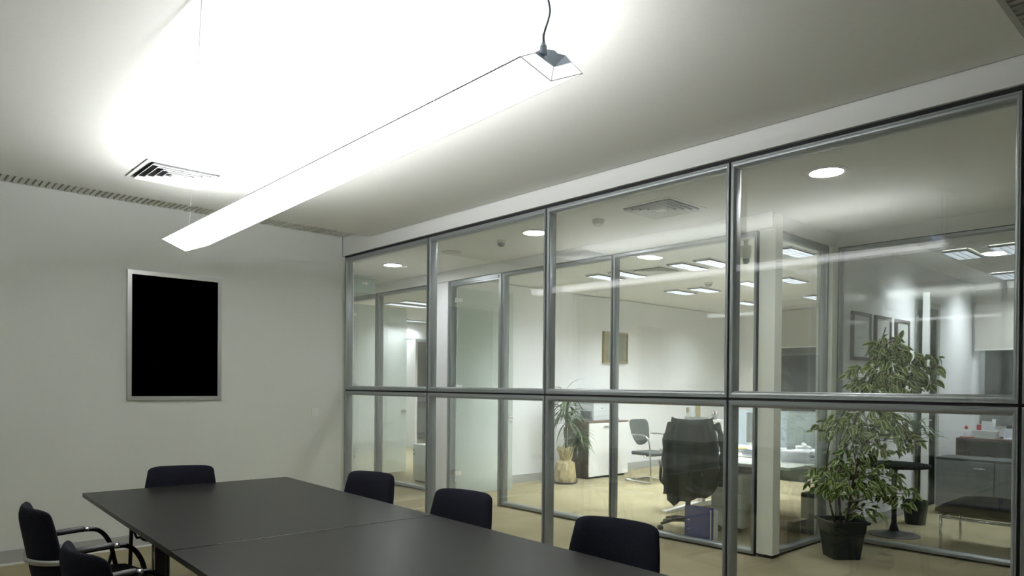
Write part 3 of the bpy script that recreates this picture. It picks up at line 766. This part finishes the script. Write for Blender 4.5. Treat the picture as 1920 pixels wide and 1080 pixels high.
# walnut cabinet
t = thing('sideboard_cabinet', 'dark walnut cabinet with white doors against the office wall', 'cabinet', (8.56, 7.45, 0))
box('carcass', 0, 1.0, .02, .46, .03, .90, M['walnut'], t)
box('worktop', -.005, 1.005, -.002, .47, .90, .925, M['walnut2'], t)
box('plinth', .02, .95, .04, .44, 0, .03, M['black'], t)
for a in (.005, .505):
    dd = box('door', a, a+.49, 0, .02, .04, .895, M['white'], t, .0015, 1)
    box('handle', a+(.35 if a < .3 else .03), a+(.46 if a < .3 else .14), -.018, -.002, .83, .842, M['aluL'], dd)
# copier
t = thing('copier', 'pale grey photocopier with dark trays on top of the walnut cabinet', 'copier', (8.60, 7.5, .925))
box('body', .14, .62, .02, .40, 0, .30, M['copier'], t, .02, 3)
box('scanner_lid', .12, .64, .0, .40, .30, .36, M['copier'], t, .012, 2)
box('output_tray', -.06, .16, .05, .35, .0, .03, M['copierD'], t, .004, 1)
box('paper_tray', .60, .84, .05, .35, .0, .035, M['copierD'], t, .004, 1)
box('side_panel', .10, .142, .06, .26, .05, .16, M['copierD'], t)
box('control_button', .34, .355, .012, .022, .20, .212, M['black'], t)
tubes('seam', [([(.14, .019, .16), (.62, .019, .16)], .0015), ([(.14, .019, .08), (.62, .019, .08)], .0015)], M['grey'], t, 5)
# brass framed picture
t = thing('wall_picture', 'small olive picture in a brass frame on the inner office wall', 'picture', (9.76, 7.93, 2.17))
picframe(t, .33, .27, .035, M['gold'], -.05, 0); box('canvas', -.30, .30, -.035, -.005, -.24, .24, M['olive'], t)

# visitor chair by the wall
t = thing('visitor_chair', 'charcoal cantilever chair with chrome arms against the far office wall', 'chair', (9.18, 6.72, 0), rad(174))
back_shell('backrest', lambda u: .17+.05*math.sin(u*PI*.6), .56, .97, .035, lambda u: -.20-.08*u, .03, M['greyfab'], t)
box('seat', -.22, .22, -.20, .24, .42, .475, M['greyfab'], t, .018, 3)
for s in (-1, 1):
    x = .25*s
    tube('chrome_frame', spline([(x*.8, -.24, .75), (x, -.15, .74), (x, .05, .74), (x, .17, .70), (x, .22, .55), (x, .24, .3), (x, .25, .05), (x, .2, .015), (x, -.28, .015)], 5), .013, M['chrome'], t, 8)
tube('rear_crossbar', [(-.25, -.28, .015), (.25, -.28, .015)], .013, M['chrome'], t, 8)
tube('seat_crossbar', [(-.25, .1, .41), (.25, .1, .41)], .012, M['chrome'], t, 8)

# swivel chair with jacket
SX, SY = 6.44, 4.22
t = thing('swivel_chair', 'dark swivel office chair wearing a grey jacket, behind the blue binder', 'chair', (SX, SY, 0), rad(-48))
box('seat', -.24, .24, -.20, .27, .44, .52, M['black'], t, .03, 3)
back_shell('backrest', lambda u: .20+.03*math.sin(u*PI), .55, 1.12, .05, lambda u: -.24-.05*u, .05, M['black'], t)
lathe('gas_column', [(.028, .09), (.028, .3), (.022, .3), (.022, .44)], M['black'], t, 16)
box('mechanism', -.09, .09, -.13, .12, .40, .445, M['black'], t, .01, 2)
lathe('hub', [(.05, .07), (.055, .10), (.04, .13)], M['black'], t, 16)
for k in range(5):
    a = rad(200+72*k); c_, s_ = math.cos(a), math.sin(a)
    lg = tube('base_spoke', [(c_*.04, s_*.04, .10), (c_*.18, s_*.18, .10), (c_*.31, s_*.31, .068)], [.026, .020, .014], M['black'], t, 8)
    cc = (c_*.32, s_*.32, .028)
    V, Fc = tubedata([(cc[0]-s_*.022, cc[1]+c_*.022, .028), (cc[0]+s_*.022, cc[1]-c_*.022, .028)], .027, 12)
    link('caster', V, Fc, M['black'], lg, True)
for s in (-1, 1):
    tube('armrest', spline([(s*.24, .0, .46), (s*.29, -.02, .52), (s*.29, -.05, .66), (s*.285, .12, .69)], 4), .016, M['black'], t, 8)
# jacket: draped shell over the back (outer face and short flap), with a sleeve
jk = thing('jacket', 'grey jacket draped over the back of the swivel chair', 'jacket', (SX, SY, 0), rad(-48))
V, Fc = [], []
rows = [(.33, 1.02, -.17), (.325, 1.10, -.22), (.21, 1.165, -.268), (.205, 1.16, -.325), (.235, 1.06, -.345), (.27, .92, -.35), (.275, .78, -.35), (.27, .64, -.36), (.265, .50, -.37), (.25, .40, -.365), (.20, .36, -.36)]
nx = 22
for j, (hw_, z, y) in enumerate(rows):
    if j < 2: hw_ = .20
    for i in range(nx+1):
        s = -1+2*i/nx
        fold = .016*math.sin(s*11+j*.25)*min(1, j/5)+.010*math.sin(s*23+j*.4)*min(1, j/6)
        zz = z + (.018*s*s if j in (2, 3) else 0)+(.05*s+.012*math.sin(s*8) if j >= 9 else 0)
        wrap = .10*max(0, abs(s)-.72)/.28 if 3 <= j <= 9 else 0
        V.append((s*hw_, y+fold+wrap+.03*s*s, zz))
for j in range(len(rows)-1):
    for i in range(nx):
        a = j*(nx+1)+i; Fc.append((a, a+1, a+nx+2, a+nx+1))
o = link('jacket_body', V, Fc, M['jacket'], jk, True)
md = o.modifiers.new('thick', 'SOLIDIFY'); md.thickness = .014; md.offset = 1
for s in (-1, 1):
    p = spline([(s*.22, -.31, 1.13), (s*.27, -.33, 1.0), (s*.285, -.34, .80), (s*.275, -.35, .60), (s*.27, -.36, .42 if s < 0 else .50)], 5)
    tube('sleeve', p, [.045+.010*math.sin(i*1.3) for i in range(len(p))], M['jacket'], jk, 12, .7)
link('collar', [(-.12, -.27, 1.165), (.12, -.27, 1.165), (.11, -.335, 1.15), (-.11, -.335, 1.15), (-.10, -.365, 1.10), (.10, -.365, 1.10), (0, -.375, 1.12)], [(0, 1, 2, 3), (3, 2, 6), (3, 6, 4), (2, 5, 6)], M['jacket'], jk)

# near white desk, its pedestal, binder
t = thing('office_desk', 'pale white desk corner right of the grey jacket, close to the glass', 'desk', (6.55, 3.16, 0))
box('worktop', 0, .58, 0, .98, .70, .73, M['desk'], t, .003, 2)
for yy in (.30, .90):
    lg = box('leg', .26, .34, yy-.03, yy+.03, .03, .70, M['white'], t, .008, 2)
    prism('foot', [(.02, .0), (.56, .0), (.56, .02), (.36, .055), (.24, .055), (.02, .02)], yy-.03, yy+.03, M['white'], lg)
box('modesty_beam', .27, .33, .33, .87, .58, .66, M['copierD'], t)
t = thing('drawer_pedestal', 'pale green-white drawer pedestal under the near desk', 'drawers', (6.62, 3.70, 0))
box('body', .012, .42, 0, .36, .05, .60, M['desk'], t, .003, 2)
for k in range(3):
    dr_ = box('drawer', 0, .014, .006, .354, .07+k*.175, .235+k*.175, M['desk'], t, .002, 1)
    box('handle', -.012, 0, .12, .24, .20+k*.175, .208+k*.175, M['aluL'], dr_)
for a, b in ((.05, .05), (.37, .05), (.05, .31), (.37, .31)): lathe('caster', [(.022, 0), (.022, .05)], M['black'], t, 10, (a, b, 0))
t = thing('ring_binder', 'navy blue lever arch binder standing on the floor by the glass', 'binder', (6.02, 3.98, 0), rad(-86))
box('cover', 0, .27, 0, .004, 0, .32, M['blue'], t); box('cover', 0, .27, .071, .075, 0, .32, M['blue'], t); box('spine', 0, .004, 0, .075, 0, .32, M['blue'], t)
box('papers', .01, .255, .012, .06, .012, .30, M['paper'], t)
for z in (.10, .19): tube('rivet', [(.03, -.002, z), (.06, -.002, z)], .006, M['chrome'], t, 8)
lathe('finger_hole', [(.011, 0), (.011, .001)], M['chrome'], t, 14, (.12, -.001, .09))
for k in range(4):
    tag(box('paper_folder', 0, .24, 0, .018, 0, .29-.01*(k % 2), M['paper'], None, .001, 1), ['white paper folder standing right against the blue binder', 'second white folder behind the blue binder', 'third white folder behind the blue binder', 'last white folder behind the blue binder'][k], 'folder', 'white folders beside the blue binder')
    o = bpy.data.objects['paper_folder' + ('' if k == 0 else '.%03d' % k)]; o.location = (6.105+k*.024, 3.965, 0); o.rotation_euler = (0, 0, rad(-86))

# main desk with divider
t = thing('office_desk', 'long pale office desk with blue-grey divider screen behind the jacket chair', 'desk', (7.15, 3.2, 0))
box('worktop', 0, 1.45, 0, 1.9, .71, .74, M['desk'], t, .003, 2)
for yy in (.2, 1.72):
    lg = box('leg', .62, .70, yy-.035, yy+.035, .03, .71, M['aluL'], t, .01, 2)
    f0 = .03 if yy < 1 else -.15
    prism('foot', [(f0, .0), (1.3, .0), (1.3, .02), (.75, .06), (.55, .06), (f0, .025)], yy-.035, yy+.035, M['white'], lg)
sc = thing('divider_screen', 'blue-grey fabric desk divider with a rounded corner', 'screen', (8.60, 3.2, .74))
pl = [(0, 0), (1.88, 0)] + [(1.82+.06*math.cos(a), .40+.06*math.sin(a)) for a in [i*PI/8 for i in range(5)]] + [(0, .46)]
prism('panel', pl, 0, .04, M['screen'], sc, 'x'); box('clamp', -.02, .06, .3, .4, -.02, .03, M['aluL'], sc); box('clamp', -.02, .06, 1.4, 1.5, -.02, .03, M['aluL'], sc)
sc = thing('divider_screen', 'grey-green partition screen behind the pile of papers', 'screen', (8.20, 3.16, .74))
box('panel', 0, .04, 0, .85, .0, .47, M['screenG'], sc, .01, 2); box('top_edge', .0, .04, 0, .85, .47, .48, M['aluL'], sc)
# low cabinet carrying desk clutter
t = thing('desk_shelf', 'raised white shelf on the desk, mostly hidden behind the jacket', 'shelf', (7.70, 4.88, .74), rad(-40))
box('shelf_board', -.22, .26, -.1, .1, .33, .35, M['white'], t); box('side', -.22, -.20, -.1, .1, 0, .33, M['white'], t); box('side', .24, .26, -.1, .1, 0, .33, M['white'], t)
t = thing('desk_organiser', 'pale desk organiser stuffed with cards and an orange tag above the jacket', 'organiser', (7.66, 4.91, 1.09), rad(-40))
box('tray', -.13, .13, -.05, .07, 0, .035, M['grey'], t)
for a, b, h, mm in ((-.09, .0, .16, 'print'), (-.04, .02, .19, 'paper'), (.02, .0, .18, 'gold'), (.05, .03, .12, 'paper')):
    o = box('card', a-.03, a+.03, b, b+.004, .02, h, M[mm], t); o.rotation_euler = (0, rad(R.uniform(-8, 8)), 0)
box('orange_tag', -.13, -.10, -.01, .0, .09, .15, M['cardb'], t)
t = thing('pen_cup', 'small dark cup of pens right of the desk organiser', 'cup', (7.84, 4.77, 1.09))
lathe('cup', [(.03, 0), (.034, .07), (.030, .07), (.027, .01)], M['grey'], t, 14)
for k in range(5):
    a = k*1.3; tube('pen', [(.012*math.cos(a), .012*math.sin(a), .01), (.03*math.cos(a), .03*math.sin(a), .11)], .004, [M['red'], M['white'], M['pot'], M['black'], M['paper']][k], t, 6)
# papers on main desk
def sheets(label, c, w_, l, n, m, sd, curl=0, cat='papers', name='paper_stack'):
    rr = random.Random(sd); t = thing(name, label, cat, (c[0], c[1], c[2]), 0)
    z = 0
    for k in range(n):
        th = .004+rr.random()*.006; a = rr.uniform(-.35, .35); dx, dy = rr.uniform(-.03, .03), rr.uniform(-.03, .03)
        V, Fc = [], []; N = 6
        for lay in (0, 1):
            for i in range(N+1):
                for jn in (0, 1):
                    u = i/N-.5; v = jn-.5; zz = z+lay*th+(curl*max(0, abs(u)-.25)**2*4 if k > n-3 else 0)
                    x = u*w_; y = v*l; V.append((x*math.cos(a)-y*math.sin(a)+dx, x*math.sin(a)+y*math.cos(a)+dy, zz))
        nn = (N+1)*2
        for i in range(N):
            b = i*2; Fc += [(b, b+2, b+3, b+1), (nn+b, nn+b+1, nn+b+3, nn+b+2), (b, b+nn, b+nn+2, b+2), (b+1, b+3, b+nn+3, b+nn+1)]
        Fc += [(0, 1, nn+1, nn), (nn-2, 2*nn-2, 2*nn-1, nn-1)]
        link('sheet', V, Fc, m, t); z += th+.0004
    return t
sheets('loose white papers on the desk right of the jacket', (7.32, 4.70, .74), .24, .30, 5, M['paper'], 1, .02)
tag(box('yellow_folder', 7.50, 7.74, 4.26, 4.58, .774, .782, M['yellow'], None, .002, 1), 'yellow folder lying on the papers right of the jacket', 'folder')
sheets('white papers under the yellow folder', (7.62, 4.42, .74), .30, .36, 4, M['paper'], 4, .0)
sheets('long flat pile of papers seen left of the cream post', (7.45, 3.93, .74), .34, .36, 8, M['paper'], 2, .03)
sheets('messy heap of white papers right of the cream post', (7.38, 3.42, .74), .36, .34, 11, M['paper'], 3, .06)
t = thing('desk_telephone', 'white telephone handset on top of the messy heap of papers', 'telephone', (7.40, 3.42, .86), rad(30))
tube('handset', spline([(-.10, 0, .015), (-.06, 0, .035), (.06, 0, .035), (.10, 0, .015)], 4), [.022]*4+[.016]*5+[.022]*4, M['white'], t, 10)
box('base', -.10, .10, -.07, .08, -.01, .015, M['white'], t, .008, 2)
# drooping newspaper over the desk edge
V, Fc = [], []
for i in range(9):
    t_ = i/8
    y = 0; xx = .20-.28*t_; zz = .0 if t_ < .45 else -(t_-.45)**1.5*.75
    if t_ > .5: xx = .074-.05*(t_-.5)
    for s_ in (-.15, .15): V.append((xx, s_, zz+.004)); 
for i in range(8): Fc.append((i*2, i*2+1, i*2+3, i*2+2))
o = link('hanging_paper', V, Fc, M['paper'], None, True); o.location = (6.99, 3.36, .84); md = o.modifiers.new('t', 'SOLIDIFY'); md.thickness = .004
tag(o, 'printed sheet drooping from the paper heap over the desk edge', 'paper')
t = thing('monitor', 'dark flat monitor seen from behind left of the cream post', 'monitor', (7.95, 4.22, .74), rad(-30))
o = box('screen', -.17, .17, -.02, .02, .10, .46, M['grey'], t, .006, 2); box('stand', -.02, .02, -.01, .04, .0, .12, M['black'], t); lathe('foot', [(.10, 0), (.10, .012), (.02, .02)], M['black'], t, 20)
# under the desk
tag(box('black_bin', 7.16, 7.46, 3.17, 3.34, 0.0, .42, M['black'], None, .01, 2), 'black storage bin under the desk right of the cream post', 'bin')
t = thing('cardboard_box', 'open brown cardboard box on the floor behind the narrow return pane', 'box', (6.68, 3.28, 0), 0)
for b in ((-.13, .13, -.1, -.096, 0, .22), (-.13, .13, .096, .1, 0, .22), (-.13, -.126, -.1, .1, 0, .22), (.126, .13, -.1, .1, 0, .22)): box('side', *b, M['cardb'], t)
box('bottom', -.13, .13, -.1, .1, 0, .004, M['cardb'], t)
o = box('flap', -.13, .13, -.17, -.1, .218, .222, M['cardb'], t); o = box('flap', -.13, .13, .1, .16, .218, .222, M['cardb'], t)
t = thing('cardboard_box', 'closed tan cardboard box behind the open one', 'box', (6.86, 3.585, 0), 0)
box('carton', -.15, .15, -.08, .08, 0, .30, M['cardb'], t, .003, 1); box('tape', -.15, .15, -.02, .02, .300, .3015, M['kraft'], t)
# windows in exterior wall
for k, (ya, yb) in enumerate(((5.1, 6.9), (3.25, 4.95))):
    NW[0] += 1
    e = struct(empty(f'window_{NW[0]}', (13.4, 0, 0)), 'office window with half drawn grey blind, ' + ('left' if k == 0 else 'right'), 'window')
    boxes('frame', [(-.04, 0, ya, ya+.05, .9, 2.95), (-.04, 0, yb-.05, yb, .9, 2.95), (-.04, 0, ya, yb, .9, .95), (-.04, 0, ya, yb, 2.9, 2.95)], M['alu'], e)
    box('pane', -.02, -.01, ya+.05, yb-.05, .95, 2.9, M['night'], e)
    box('roller_blind', -.06, -.05, ya-.05, yb+.05, 2.28, 3.0, M['blind'], e); tube('blind_bar', [(-.055, ya-.05, 2.28), (-.055, yb+.05, 2.28)], .012, M['white'], e)

# ------------------------------------------------------------------ right office
for k, (xa, xb, lab) in enumerate(((7.58, 8.08, 'leftmost and largest'), (8.20, 8.66, 'middle'), (8.82, 9.25, 'rightmost, partly behind leaves'))):
    t = thing('wall_picture', f'pale print in a dark wood frame behind the ficus, {lab} of three', 'picture', ((xa+xb)/2, 3.03, 2.05), 0, 'dark framed prints in the right office')
    picframe(t, (xb-xa)/2, .255, .035, M['darkwood'], -.03, 0); box('print', -(xb-xa)/2+.03, (xb-xa)/2-.03, -.018, -.004, -.225, .225, M['print'], t)
    boxes('drawn_line', [(-.12, .1, -.0195, -.0182, -.13, -.126), (-.14, .05, -.0195, -.0182, -.02, -.017), (-.02, .12, -.0195, -.0182, .10, .103)], M['grey'], t)
d3 = struct(empty('door_3', (9.5, 3.03, 0)), 'white door standing open in grey-green frame right of the pictures', 'door')
for a in (0, .80): box('frame_jamb', a, a+.09, -.02, .1, 0, 2.60, M['doorgrey'], d3)
box('frame_rail', .09, .80, -.02, .1, 2.52, 2.60, M['doorgrey'], d3)
box('closed_panel', .09, .80, .0, .05, 0, 2.52, M['copier'], d3)
lf = empty('door_leaf', (.30, -.045, 0), rad(195)); lf.parent = d3
box('leaf_panel', 0, .37, -.036, .036, .01, 2.66, M['white'], lf)
for z in (1.0, 1.12): tube('handle', [(.33, .03, z), (.33, .07, z), (.23, .07, z)], .009, M['chrome'], lf, 8)
# blind and window on end wall
NW[0] += 1
e = struct(empty(f'window_{NW[0]}', (11.9, 0, 0)), 'wide office window with grey blind in the right office', 'window')
boxes('frame', [(-.04, 0, 2.86, 2.92, 1.0, 2.9), (-.04, 0, -.6, -.54, 1.0, 2.9), (-.04, 0, -.6, 2.92, 1.0, 1.05), (-.04, 0, -.6, 2.92, 2.85, 2.9), (-.04, 0, 1.9, 1.96, 1.0, 2.9)], M['alu'], e)
box('pane', -.02, -.01, -.54, 2.86, 1.05, 2.85, M['night'], e)
box('roller_blind', -.07, -.06, -.62, 2.98, 2.06, 2.92, M['blind'], e); tube('blind_bar', [(-.065, -.62, 2.06), (-.065, 2.98, 2.06)], .012, M['white'], e)
# grey low sideboard in front of the reddish desk
t = thing('low_sideboard', 'dark grey low sideboard behind the black lounge seat', 'sideboard', (9.5, 1.0, 0))
box('carcass', .012, .45, 0, 1.78, .04, .66, M['grey'], t); box('worktop', 0, .46, -.005, 1.785, .66, .685, M['greyfab'], t, .002, 1); box('plinth', .03, .42, .02, 1.76, 0, .04, M['black'], t)
for k in range(3):
    dd = box('door', -.004, .012, .004+k*.593, .589+k*.593, .05, .655, M['grey'], t, .001, 1); tube('handle', [(-.02, .08+k*.593, .58), (-.02, .20+k*.593, .58)], .006, M['chrome'], dd, 6)
# tulip table
t = thing('tulip_table', 'round dark tulip base table behind the glass right of the ficus', 'table', (7.80, 2.66, 0))
lathe('pedestal', [(.24, 0), (.24, .006), (.12, .018), (.05, .045), (.026, .12), (.022, .4), (.03, .66), (.08, .70)], M['black'], t, 40)
lathe('tabletop', [(.31, .70), (.33, .715), (.33, .725), (.32, .73)], M['seatfab'], t, 48)
# lounge seat
t = thing('lounge_seat', 'black cushioned lounge seat on chrome legs at the right edge', 'seat', (7.78, 1.80, 0), 0)
V, Fc = [], []; n = 12
for side in (1, -1):
    for j in range(n+1):
        for i in range(n+1):
            s = -1+2*i/n; v = -1+2*j/n; e_ = max(0, 1-max(abs(s), abs(v))**4)
            V.append((s*.34, v*.38, .37+side*.06*(.25+.75*e_**.5)+.04*(1-v*v)*(1 if side > 0 else .2)))
m_ = (n+1)**2
for j in range(n):
    for i in range(n):
        a = j*(n+1)+i; Fc += [(a, a+1, a+n+2, a+n+1), (m_+a, m_+a+n+1, m_+a+n+2, m_+a+1)]
for i in range(n):
    Fc += [(i, i+1, i+1+m_, i+m_), (n*(n+1)+i, n*(n+1)+i+1, n*(n+1)+i+1+m_, n*(n+1)+i+m_), (i*(n+1), (i+1)*(n+1), (i+1)*(n+1)+m_, i*(n+1)+m_), (i*(n+1)+n, (i+1)*(n+1)+n, (i+1)*(n+1)+n+m_, i*(n+1)+n+m_)]
link('cushion', V, Fc, M['seatfab'], t, True)
tubes('seat_frame', [([(-.31, -.36, .30), (.31, -.36, .30)], .012), ([(-.31, .34, .30), (.31, .34, .30)], .012), ([(-.31, -.36, .30), (-.31, .34, .30)], .012), ([(.31, -.36, .30), (.31, .34, .30)], .012)], M['chrome'], t)
for a, b in ((-.31, .34), (.31, .34), (-.31, -.36), (.31, -.36)): tube('leg', [(a, b, 0), (a, b, .31)], .013, M['chrome'], t, 10)
box('backrest', -.33, .33, -.46, -.36, .36, .80, M['seatfab'], t, .03, 3)
# desk with equipment
t = thing('side_desk', 'reddish wood desk carrying office clutter in the right office', 'desk', (10.45, 1.2, 0))
box('worktop', 0, .7, 0, 1.63, .84, .87, M['redwood'], t, .002, 1)
box('side_panel', 0, .7, 1.60, 1.63, 0, .84, M['redwood'], t); box('side_panel', 0, .7, 0, .03, 0, .84, M['redwood'], t)
box('rear_panel', .3, .32, .03, 1.6, .62, .84, M['grey'], t)
tube('power_cord', spline([(.02, 1.5, .70), (.02, 1.42, .56), (.05, 1.3, .66), (.1, 1.1, .6)], 5), .005, M['black'], t, 6)
for k, (y0, y1) in enumerate(((1.85, 2.62), (1.25, 1.84))):
    t = thing('low_cabinet', 'cream low cabinet under the reddish desk, ' + ('left' if k == 0 else 'right'), 'cabinet', (10.55, y0, 0))
    box('body', .01, .4, 0, y1-y0, .02, .60, M['cream'], t); dd = box('door', -.008, .01, .004, y1-y0-.004, .03, .595, M['cream'], t, .001, 1)
    tube('handle', [(-.02, .1, .57), (-.02, .2, .57)], .006, M['chrome'], dd, 6)
t = thing('office_printer', 'black printer on the reddish desk at the right edge', 'printer', (10.62, 2.02, .87))
box('body', 0, .36, -.42, .0, 0, .17, M['black'], t, .012, 2); box('lid', -.005, .36, -.42, 0, .17, .19, M['copier'], t, .004, 1)
lathe('power_button', [(.006, 0), (.006, .004)], M['chrome'], t, 8, (-.003, -.02, .07))
t = thing('letter_tray', 'white slotted letter rack in front of the dark monitor', 'tray', (10.60, 2.14, .87))
for k in range(6): box('divider', 0, .2, k*.04, k*.04+.006, 0, .13, M['paper'], t)
box('base', 0, .2, 0, .206, 0, .01, M['paper'], t); box('rail', -.004, 0, 0, .206, .11, .13, M['copier'], t)
t = thing('monitor', 'dark monitor back with a white label on the reddish desk', 'monitor', (10.85, 2.25, .87), rad(3))
box('screen', 0, .04, -.22, .40, .16, .55, M['grey'], t, .008, 2); box('stand', .01, .04, .06, .12, 0, .18, M['black'], t); box('label', -.002, 0, .18, .30, .37, .42, M['paper'], t); box('foot', .0, .14, 0, .18, 0, .012, M['black'], t)
t = thing('paper_box', 'pale box of cards and pens on the left of the reddish desk', 'box', (10.55, 2.42, .87))
box('carton', 0, .18, 0, .26, 0, .10, M['print'], t, .004, 1); box('card', .03, .035, .02, .16, .10, .22, M['paper'], t); box('card', .06, .065, .16, .22, .10, .17, M['red'], t); box('card', .05, .055, .01, .05, .10, .25, M['paper'], t)
t = thing('desk_figurine', 'small red and white figurine at the left end of the reddish desk', 'figurine', (10.55, 2.74, .87))
lathe('body', [(.02, 0), (.03, .05), (.018, .10), (.001, .12)], M['paper'], t, 12); lathe('head', [(.001, .10), (.022, .12), (.022, .14), (.001, .165)], M['red'], t, 12)
tag(tube('red_cable', spline([(10.52, 2.80, .88), (10.50, 2.74, .88), (10.54, 2.66, .88), (10.60, 2.64, .88)], 4), .008, M['red'], None, 6), 'red cable coiled at the left end of the reddish desk', 'cable')
# strap-leaf plant in right office
dp = thing('potted_palm', 'small palm with arching strap leaves in front of the open white door', 'plant', (8.62, 2.72, 0))
lathe('pot', [(.10, 0), (.13, .26), (.12, .26), (.11, .22)], M['pot'], dp, 20); tube('stem', [(0, 0, .2), (0, 0, 1.0)], .015, M['bark'], dp, 7)
for k in range(22): strap(dp, (0, 0, R.uniform(.9, 1.1)), R.uniform(0, 2*PI), R.uniform(.2, 1.3), R.uniform(.28, .42), .03, R.uniform(1.0, 2.2))

# ------------------------------------------------------------------ far left office
struct(box('wall_far_office', 6.2, 9.75, 14.5, 14.62, 0, CZ, M['wallB']), 'white back wall of the far left office', 'wall')
struct(box('wall_far_office', 10.9, 13.5, 14.5, 14.62, 0, CZ, M['wallB']), 'white wall right of the far doorway', 'wall')
struct(box('wall_far_office', 9.75, 10.9, 14.5, 14.62, 2.62, CZ, M['wallB']), 'white wall above the far doorway', 'wall')
struct(box('wall_far_office', 13.4, 13.5, 8.05, 20, 0, CZ, M['wallB']), 'side wall of the far left office', 'wall')
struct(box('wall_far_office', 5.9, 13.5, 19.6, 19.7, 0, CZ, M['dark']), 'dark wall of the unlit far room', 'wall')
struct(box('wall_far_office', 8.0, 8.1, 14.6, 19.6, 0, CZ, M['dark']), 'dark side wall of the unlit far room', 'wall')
struct(box('wall_far_office', 5.83, 6.0, 12.5, 14.62, 0, CZ, M['wallB']), 'corridor side wall of the far left office', 'wall')
struct(box('ceiling', 5.95, 13.5, 8.05, 14.62, CZ+.01, CZ+.1, M['ceilB']), 'pale ceiling of the far left office', 'ceiling')
struct(box('ceiling', 5.95, 13.5, 14.6, 19.7, CZ+.01, CZ+.1, M['ceilB']), 'ceiling of the unlit far room', 'ceiling')
struct(box('baseboard_far_office', 6.2, 9.7, 14.486, 14.5, 0, .12, M['base']), 'grey baseboard of the far left office', 'baseboard')
d4 = struct(empty('door_4', (9.75, 14.5, 0)), 'far doorway with grey frame and open white leaf', 'door')
box('frame_jamb', 0, .07, -.03, .14, 0, 2.62, M['alu'], d4); box('frame_jamb', 1.08, 1.15, -.03, .14, 0, 2.62, M['alu'], d4); box('frame_rail', .07, 1.08, -.03, .14, 2.55, 2.62, M['alu'], d4)
lf = empty('door_leaf', (.0, -.04, 0), rad(-105)); lf.parent = d4
box('leaf_panel', 0, .9, -.025, .025, .01, 2.55, M['white'], lf)
tube('handle', [(.82, .02, 1.05), (.82, .07, 1.05), (.72, .07, 1.05)], .01, M['chrome'], lf, 8)
t = thing('screen_panel', 'grey-green upholstered panel with thin legs beyond the far doorway', 'panel', (11.2, 15.9, 0), rad(-42))
box('panel', 0, .9, -.02, .02, .18, .85, M['screenG'], t, .01, 2)
for a in (.03, .85): box('leg', a, a+.03, -.015, .015, 0, .2, M['black'], t)
t = thing('office_desk', 'dark desk with a blue folder in the unlit far room', 'desk', (11.3, 17.0, 0), rad(-42))
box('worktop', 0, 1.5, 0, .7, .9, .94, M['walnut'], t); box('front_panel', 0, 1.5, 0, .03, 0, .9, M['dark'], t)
t = thing('blue_folder', 'bright blue folder with crumpled white papers on the far dark desk', 'folder', (11.45, 17.15, .94), rad(-42))
box('folder', 0, .9, -.2, .2, 0, .06, M['blue'], t, .01, 1); o = box('papers', .05, .5, -.15, .1, .06, .16, M['paper'], t, .03, 2)
t = thing('filing_cabinet', 'pale green-white low cabinet in the far left office near the corridor glass', 'cabinet', (6.28, 8.62, 0), 0)
box('body', 0, .5, 0, .42, .03, .58, M['desk'], t, .004, 2); box('plinth', .03, .45, .03, .4, 0, .03, M['black'], t)
for k in range(2): lathe('knob', [(.012, 0), (.012, .02)], M['black'], t, 10, (-.012, .38, .48-.06*k))
t = thing('office_desk', 'pale shelf-like desk ends beyond the low cabinet in the far office', 'desk', (9.2, 11.6, 0), rad(-40))
box('worktop', 0, 1.2, 0, .6, .70, .73, M['desk'], t); box('lower_shelf', -.2, 1.2, 0, .6, .42, .45, M['desk'], t); box('leg', .3, .38, .2, .3, 0, .7, M['aluL'], t)
